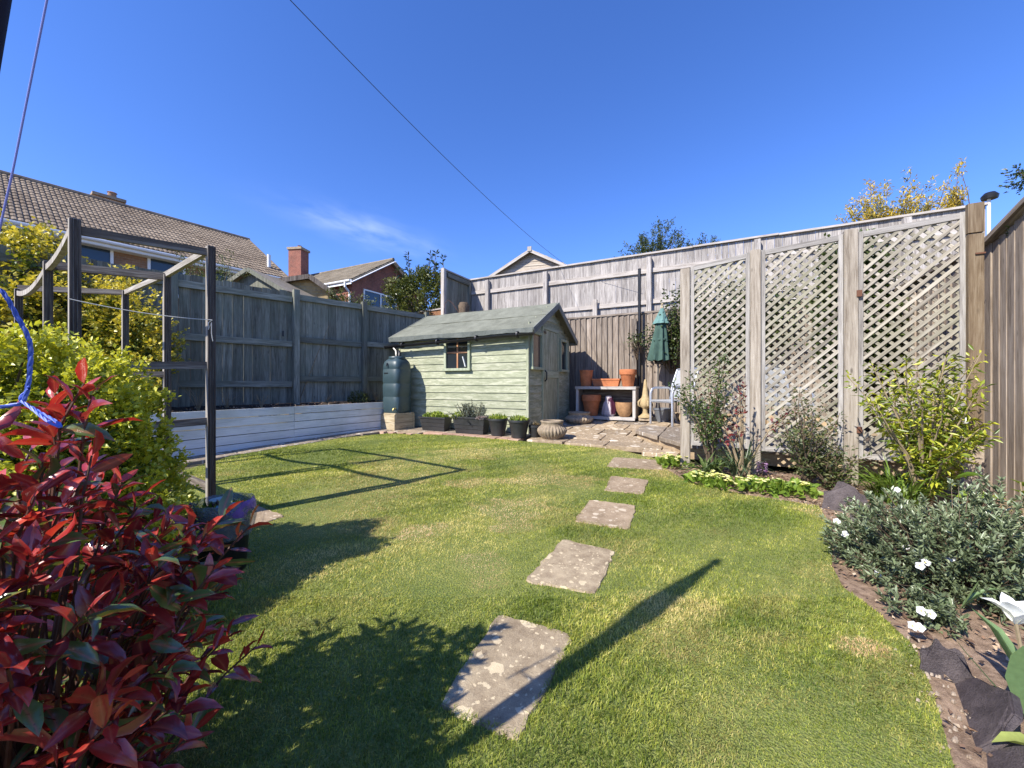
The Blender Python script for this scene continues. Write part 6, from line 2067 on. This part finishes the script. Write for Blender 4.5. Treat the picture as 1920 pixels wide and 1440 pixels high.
for d, ln, wd, r in (((-.25, -.1, 1), .27, .075, .2), ((.3, -.2, 1), .28, .07, .5), ((-.5, .35, .75), .25, .06, .3), ((-.05, .3, 1), .30, .06, .4)):
    big_leaf(p, (0, 0, 0), d, ln, wd, r)
tg2 = Vector((1.47, 1.02, .03))
p = plant('tulip_clump', 'flat yellow green tulip leaves on the soil below the white tulip', 'plant', tg2)
for d, ln, wd, r in (((-.75, .15, .30), .17, .055, .95), ((-.55, -.35, .22), .14, .05, .8), ((.3, .1, .8), .16, .05, .6)):
    big_leaf(p, (0, 0, .01), d, ln, wd, r)
tg3 = P(1800, 1075, 1.66); tg3.z = .05
p = plant('strap_plant', 'long flat green leaves in front of the silver bush near the tulip', 'plant', tg3)
for d, ln, wd, r in (((-1, -.1, .28), .20, .026, .3), ((-.7, .3, .5), .17, .024, .4), ((.5, -.2, .6), .17, .022, .3), ((.9, .1, .5), .2, .024, .5), ((.2, -.3, 1), .16, .024, .6)):
    big_leaf(p, (0, 0, .03), d, ln, wd, r)

# slates on edge along the bed
def slate(lab, px, py, D, ln, ht, ang, lean, seed, th=.022):
    r = random.Random(seed)
    g = P(px, py, D); g.z = .03 * D - .03
    p = thing('slate_stone', lab, 'stone', g, ang, 'purple slates edging the flower bed')
    pts = []
    for i in range(13):
        a = math.pi * i / 12
        rr = 1 + r.uniform(-.12, .14)
        pts.append((ln / 2 * math.cos(a) * rr * (1.05 if i in (0, 12) else 1), max(0, ht * math.sin(a) ** .65 * rr)))
    v = [Vector((x, -th / 2 + r.uniform(-.003, .003), z)) for x, z in pts] + [Vector((x * .97, th / 2 + r.uniform(-.003, .003), z * .97)) for x, z in pts]
    n = len(pts)
    f = [tuple(range(n)), tuple(range(2 * n - 1, n - 1, -1))] + [(i, n + i, n + (i + 1) % n, (i + 1) % n) for i in range(n)]
    rot = Matrix.Rotation(lean, 3, 'X')
    MB().add([rot @ q for q in v], f).build('stone_body', M['slate'], p, bevel=.004)


slate('broad purple slate standing on edge by the third screen post', 1584, 965, 2.92, .26, .235, R(-35), R(-14), 1)
slate('smaller purple slate leaning behind the silver bush tip', 1624, 985, 2.68, .20, .15, R(-50), R(-18), 2)
slate('rounded purple slate just below the silver bush', 1775, 1272, 1.325, .125, .14, R(-35), R(-14), 3)
slate('long purple slate lying against the bed edge in the near corner', 1805, 1330, 1.20, .33, .15, R(50), R(38), 4)
slate('dark slate cut by the lower picture corner', 1850, 1440, .99, .24, .16, R(44), R(38), 5)

# terracotta shard, pebbles and bark on the soil
g = P(1778, 930, 2.75); g.z = .07
p = thing('broken_pot', 'broken orange terracotta pot behind the silver bush under the gold shrub', 'plant pot', g, .6)
MB().lathe([(.07, 0), (.10, .08), (.115, .14), (.12, .15), (.105, .15), (.09, .08)], n=20).build('pot_body', plain('orange pot', (.55, .19, .06), .85, var=.2), p, smooth=True).rotation_euler = (R(70), 0, R(20))
n = 4000
poly = [(q.x, q.y) for q in bed_pts]
x = rng.uniform(.8, 4.0, 22000); y = rng.uniform(.35, 4.3, 22000)
ok = in_poly(x, y, poly); x, y = x[ok][:n], y[ok][:n]; n = len(x)
pos = np.stack([x, y, .03 * y + .002 + rng.random(n) * .01], 1)
o = leaves('bark_chips', pos, np.stack([rng.normal(0, 1, n), rng.normal(0, 1, n), rng.normal(.1, .25, n)], 1), rng.uniform(.012, .045, n), rng.uniform(.008, .02, n), L_['chip']); o['kind'] = 'stuff'; o['label'] = 'bark chips and crumbs on the flower bed soil'; o['category'] = 'bark chips'
mb = MB()
for k in range(150):
    if k < 150:
        u = random.random(); e = [(1715, 1212), (1750, 1300), (1790, 1440)] if random.random() < .6 else [(1470, 938), (1535, 948), (1562, 990)]
        a, b = (G(*e[0]), G(*e[1])) if u < .5 else (G(*e[1]), G(*e[2]))
        c = a.lerp(b, random.random()) + Vector((random.gauss(.05, .05), random.gauss(0, .05), 0))
    else:
        c = Vector((random.uniform(1.2, 2.0), random.uniform(.8, 1.5), 0))
        if not in_poly(np.array([c.x]), np.array([c.y]), poly)[0]: continue
    r = random.uniform(.003, .008)
    ring = [(r * random.uniform(.8, 1.2) * math.cos(i * 1.047), r * random.uniform(.7, 1.1) * math.sin(i * 1.047)) for i in range(6)]
    zz = .03 * c.y
    mb.add([(c.x + a, c.y + b, zz - .004) for a, b in ring] + [(c.x + a * .6, c.y + b * .6, zz + r * .7) for a, b in ring], [(i, (i + 1) % 6, 6 + (i + 1) % 6, 6 + i) for i in range(6)] + [tuple(range(6, 12))])
o = mb.build('pebbles', M['pebble'], smooth=True); o['kind'] = 'stuff'; o['label'] = 'pale pebbles scattered along the lawn edge of the bed'; o['category'] = 'pebbles'

# ------------------------------------------------------------------ plants and canes in the white bed
def bed_pt(px, t=.9):
    """point of the bed soil, t metres behind its front, on the sight line column px"""
    k = (px - 960) / F
    A = bA - bnrm * t
    q = (k * A.y - A.x) / (bdir.x - k * bdir.y)
    v = A + bdir * q; v.z = .66
    return v


for px, p1_, p2_, lab in ((527, (452, 592), None, 'long dry cane leaning left across the board fence from the bed'), (547, (532, 655), None, 'short dry cane standing beside the middle fence post'),
                          (557, (617, 610), None, 'long dry cane leaning right across the board fence from the bed')):
    a = bed_pt(px, 1.2)
    D = a.y + .35
    b = P(p1_[0], p1_[1], D)
    c = thing('dry_cane', lab, 'cane', a, 0, 'dry canes in the white bed')
    e = b - a
    MB().tube([(0, 0, -.03), e * .5 + Vector((random.gauss(0, .015), 0, 0)), e], [.008, .007, .004], 6).build('cane_shaft', M['cane'], c, smooth=True)
for px, t, mt, h, n, lab in ((490, .8, 'dry', .22, 18, 'clump of dry pale stalks in the bed below the left fence panel'), (613, .9, 'dry', .2, 14, 'dry yellowish stalks in the bed near the second fence post'),
                             (672, .8, 'brownish', .24, 260, 'low dull green cushion plant in the bed near the water butt'), (705, .8, 'dry', .26, 14, 'thin dry stalks in the bed next to the water butt'),
                             (372, .9, 'dry', .42, 10, 'tall thin dead stems in the bed behind the frame post'), (425, .9, 'dry', .3, 10, 'few bare twigs in the bed right of the frame post')):
    q = bed_pt(px, t)
    p = plant('dry_clump' if mt == 'dry' else 'cushion_plant', lab, 'plant', q)
    if mt == 'dry':
        mb = MB()
        for k in range(n):
            a = random.uniform(0, 6.28); b = random.uniform(.2, .6) * h
            mb.tube([(0, 0, -.02), (b * .4 * math.cos(a), b * .4 * math.sin(a), h * .5), (b * math.cos(a), b * math.sin(a), h * random.uniform(.5, 1.1))], [.005, .004, .002], 4, False)
        mb.build('stalks', M['cane'], p)
    else: tuft(p, L_[mt], n, .2, h, .07, .02, up=.9)
n = 900
a = rng.uniform(-3, 2.6, n); b = rng.uniform(.05, 1.7, n)
pos = np.array([tuple(bA + bdir * x - bnrm * y) for x, y in zip(a, b)]); pos[:, 2] = .665 + rng.random(n) * .03
o = leaves('bed_litter', pos, rng.normal(0, 1, (n, 3)) * np.array([1, 1, .3]), .035, .02, L_['chip']); o['kind'] = 'stuff'; o['label'] = 'dark bark litter on the soil of the white raised bed'; o['category'] = 'bark litter'

# mossy stump planter and wire by the return panel
c = P(870, 590, 9.1)
p = thing('mossy_stump', 'round mossy stump with a wire hoop behind the shed roof beside the return panel', 'stump', (c.x, c.y, .3))
MB().lathe([(.13, 0), (.10, c.z - .5), (.12, c.z - .2), (.13, c.z - .10), (.10, c.z - .02), (.0, c.z + .0)], n=18, mod=lambda a, i: 1 + .07 * math.sin(a * 5 + i)).build('stump_body', M['bark'], p, smooth=True)
MB().tube([(-.12, 0, c.z - .25), (-.28, 0, c.z - .02), (-.38, 0, c.z + .05), (-.46, 0, c.z - .05), (-.48, 0, c.z - .3)], .006, 5).build('wire_hoop', M['rust'], p)

# ------------------------------------------------------------------ bin with a clear bag, full of cuttings
bc = Vector((-1.535, 2.05, .055))
bn = thing('garden_bin', 'black bin lined with a crumpled clear purple printed bag beside the red shrub', 'bin', bc)
MB().lathe([(.098, 0), (.102, .005), (.122, .30), (.126, .31), (.126, .33), (.116, .33), (.11, .28)], n=32).build('bin_body', M['black_plastic'], bn, smooth=True)


def bag_mat():
    m, nt, b, out = new_mat('clear printed bag')
    geo = node(nt, 'ShaderNodeTexCoord')
    n = node(nt, 'ShaderNodeTexNoise', Vector=geo.outputs['Object'], Scale=7.0, Detail=2.0)
    c = ramp(nt, n.outputs[0], [(.56, (.27, .30, .34)), (.60, (.14, .08, .40)), (.72, (.20, .10, .48))])
    setin(nt, b.inputs['Base Color'], c); b.inputs['Roughness'].default_value = .22
    n2 = node(nt, 'ShaderNodeTexNoise', Vector=geo.outputs['Object'], Scale=26.0, Detail=4.0)
    bump(nt, b, n2.outputs[0], .7, .02)
    tr = node(nt, 'ShaderNodeBsdfTransparent', Color=(.9, .92, .95))
    a = ramp(nt, n.outputs[0], [(.56, grey(.36)), (.62, grey(.8))])
    mx = node(nt, 'ShaderNodeMixShader', Fac=a)
    nt.links.new(tr.outputs[0], mx.inputs[1]); nt.links.new(b.outputs[0], mx.inputs[2]); nt.links.new(mx.outputs[0], out.inputs[0])
    return m


M['bag'] = bag_mat()
wr = lambda a, i: 1 + .035 * math.sin(a * 7 + i * 1.3) + .025 * math.sin(a * 13 - i * 2.1) + .015 * math.sin(a * 23 + i)
MB().lathe([(.122, .19), (.130, .20), (.136, .23), (.142, .28), (.146, .33), (.143, .365), (.135, .38), (.126, .37), (.117, .34), (.11, .28), (.10, .20)], n=72, mod=wr).build('bag_liner', M['bag'], bn, smooth=True)
wa = plant('plant_waste', 'yellow green leaf cuttings and a printed scrap heaped inside the lined bin', 'cuttings', bc + Vector((0, 0, .285)))
tuft(wa, L_['choisya'], 260, .10, .06, .06, .02, up=.3)
tuft(wa, L_['chip'], 60, .10, .06, .05, .02, up=.3, name='dry_cuttings')
MB().lathe([(.05, .055), (.052, .06), (.052, .075), (.0, .078)], (.045, -.03, 0), 18).build('scrap', plain('turquoise scrap', (.12, .42, .44), .5, var=.5, scale=30), wa)
MB().lathe([(.05, .055), (.052, .06), (.052, .075), (.0, .078)], (-.05, .05, .01), 18).build('scrap', plain('pale scrap', (.36, .46, .44), .5, var=.4, scale=30), wa)

# ------------------------------------------------------------------ rotary dryer (mostly outside the picture) and its blue lines
dr = thing('rotary_dryer', 'folded rotary clothes dryer in a dark cover, its edge in the upper corner', 'clothes dryer', (-.80, .545, .012))
MB().tube([(0, 0, -.05), (0, 0, 2.30)], .016, 10).build('dryer_pole', M['metal'], dr, smooth=True)
MB().lathe([(.026, .80), (.034, .9), (.037, 1.1), (.039, 1.35), (.042, 1.46), (.050, 1.55), (.058, 1.64), (.052, 1.78), (.040, 1.95), (.028, 2.08), (.020, 2.18), (.016, 2.22), (.026, 2.24), (.024, 2.27), (.0, 2.29)], n=20, mod=lambda a, i: 1 + .02 * math.sin(a * 4 + i * .5)).build('cover', M['dark_cloth'], dr, smooth=True)


def rope(name, lab, pix, r, mat, cat='rope', seg=8):
    pts = [P(*q) for q in pix]
    o = thing(name, lab, cat, pts[0])
    sm = []
    n = len(pts)
    for i in range(n - 1):
        p0, p1, p2, p3 = pts[max(i - 1, 0)], pts[i], pts[i + 1], pts[min(i + 2, n - 1)]
        for k in range(seg):
            t = k / seg
            sm.append(.5 * ((2 * p1) + (p2 - p0) * t + (2 * p0 - 5 * p1 + 4 * p2 - p3) * t * t + (3 * p1 - p0 - 3 * p2 + p3) * t ** 3) - pts[0])
    sm.append(pts[-1] - pts[0])
    if mat != 'rope':
        MB().tube(sm, r, 7).build('strand', M[mat], o, smooth=True)
        return o
    mb = MB(); ph_ = 0.0; fine = []                       # three twisted yarns
    for i in range(len(sm) - 1):
        for k in range(6): fine.append(sm[i].lerp(sm[i + 1], k / 6))
    fine.append(sm[-1])
    for y_ in range(3):
        q_ = []; ph_ = y_ * 2.094
        for i, p_ in enumerate(fine):
            d_ = (fine[min(i + 1, len(fine) - 1)] - fine[max(i - 1, 0)]).normalized()
            a_ = d_.cross(Vector((.2, 1, .1))).normalized(); b_ = d_.cross(a_)
            if i: ph_ += (p_ - fine[i - 1]).length / (r * 5.5) * 2
            q_.append(p_ + (a_ * math.cos(ph_) + b_ * math.sin(ph_)) * r * .55)
        mb.tube(q_, r * .62, 5, False)
    mb.build('strand', M[mat], o, smooth=True)
    return o


rope('washing_line', 'thin pale blue washing line rising out of the picture above the hedge', [(96, -40, .70), (72, 80, .705), (48, 200, .71), (24, 320, .715), (6, 400, .72), (-20, 520, .73)], .0016, 'cord', 'washing line')
rp_ = rope('blue_rope', 'blue rope hanging down and knotted above the red shrub', [(-40, 525, .62), (2, 545, .62), (30, 590, .63), (55, 640, .64), (56, 690, .645), (50, 735, .645), (40, 755, .645), (22, 760, .64), (-40, 768, .62)], .0029, 'rope')
rr_ = rope('blue_rope', 'loose loop of blue rope lying on the red leaves', [(40, 752, .643), (62, 768, .64), (90, 790, .63), (112, 800, .63), (108, 792, .635), (80, 776, .64), (50, 758, .646), (38, 748, .645), (48, 735, .65), (54, 728, .643)], .0022, 'rope')
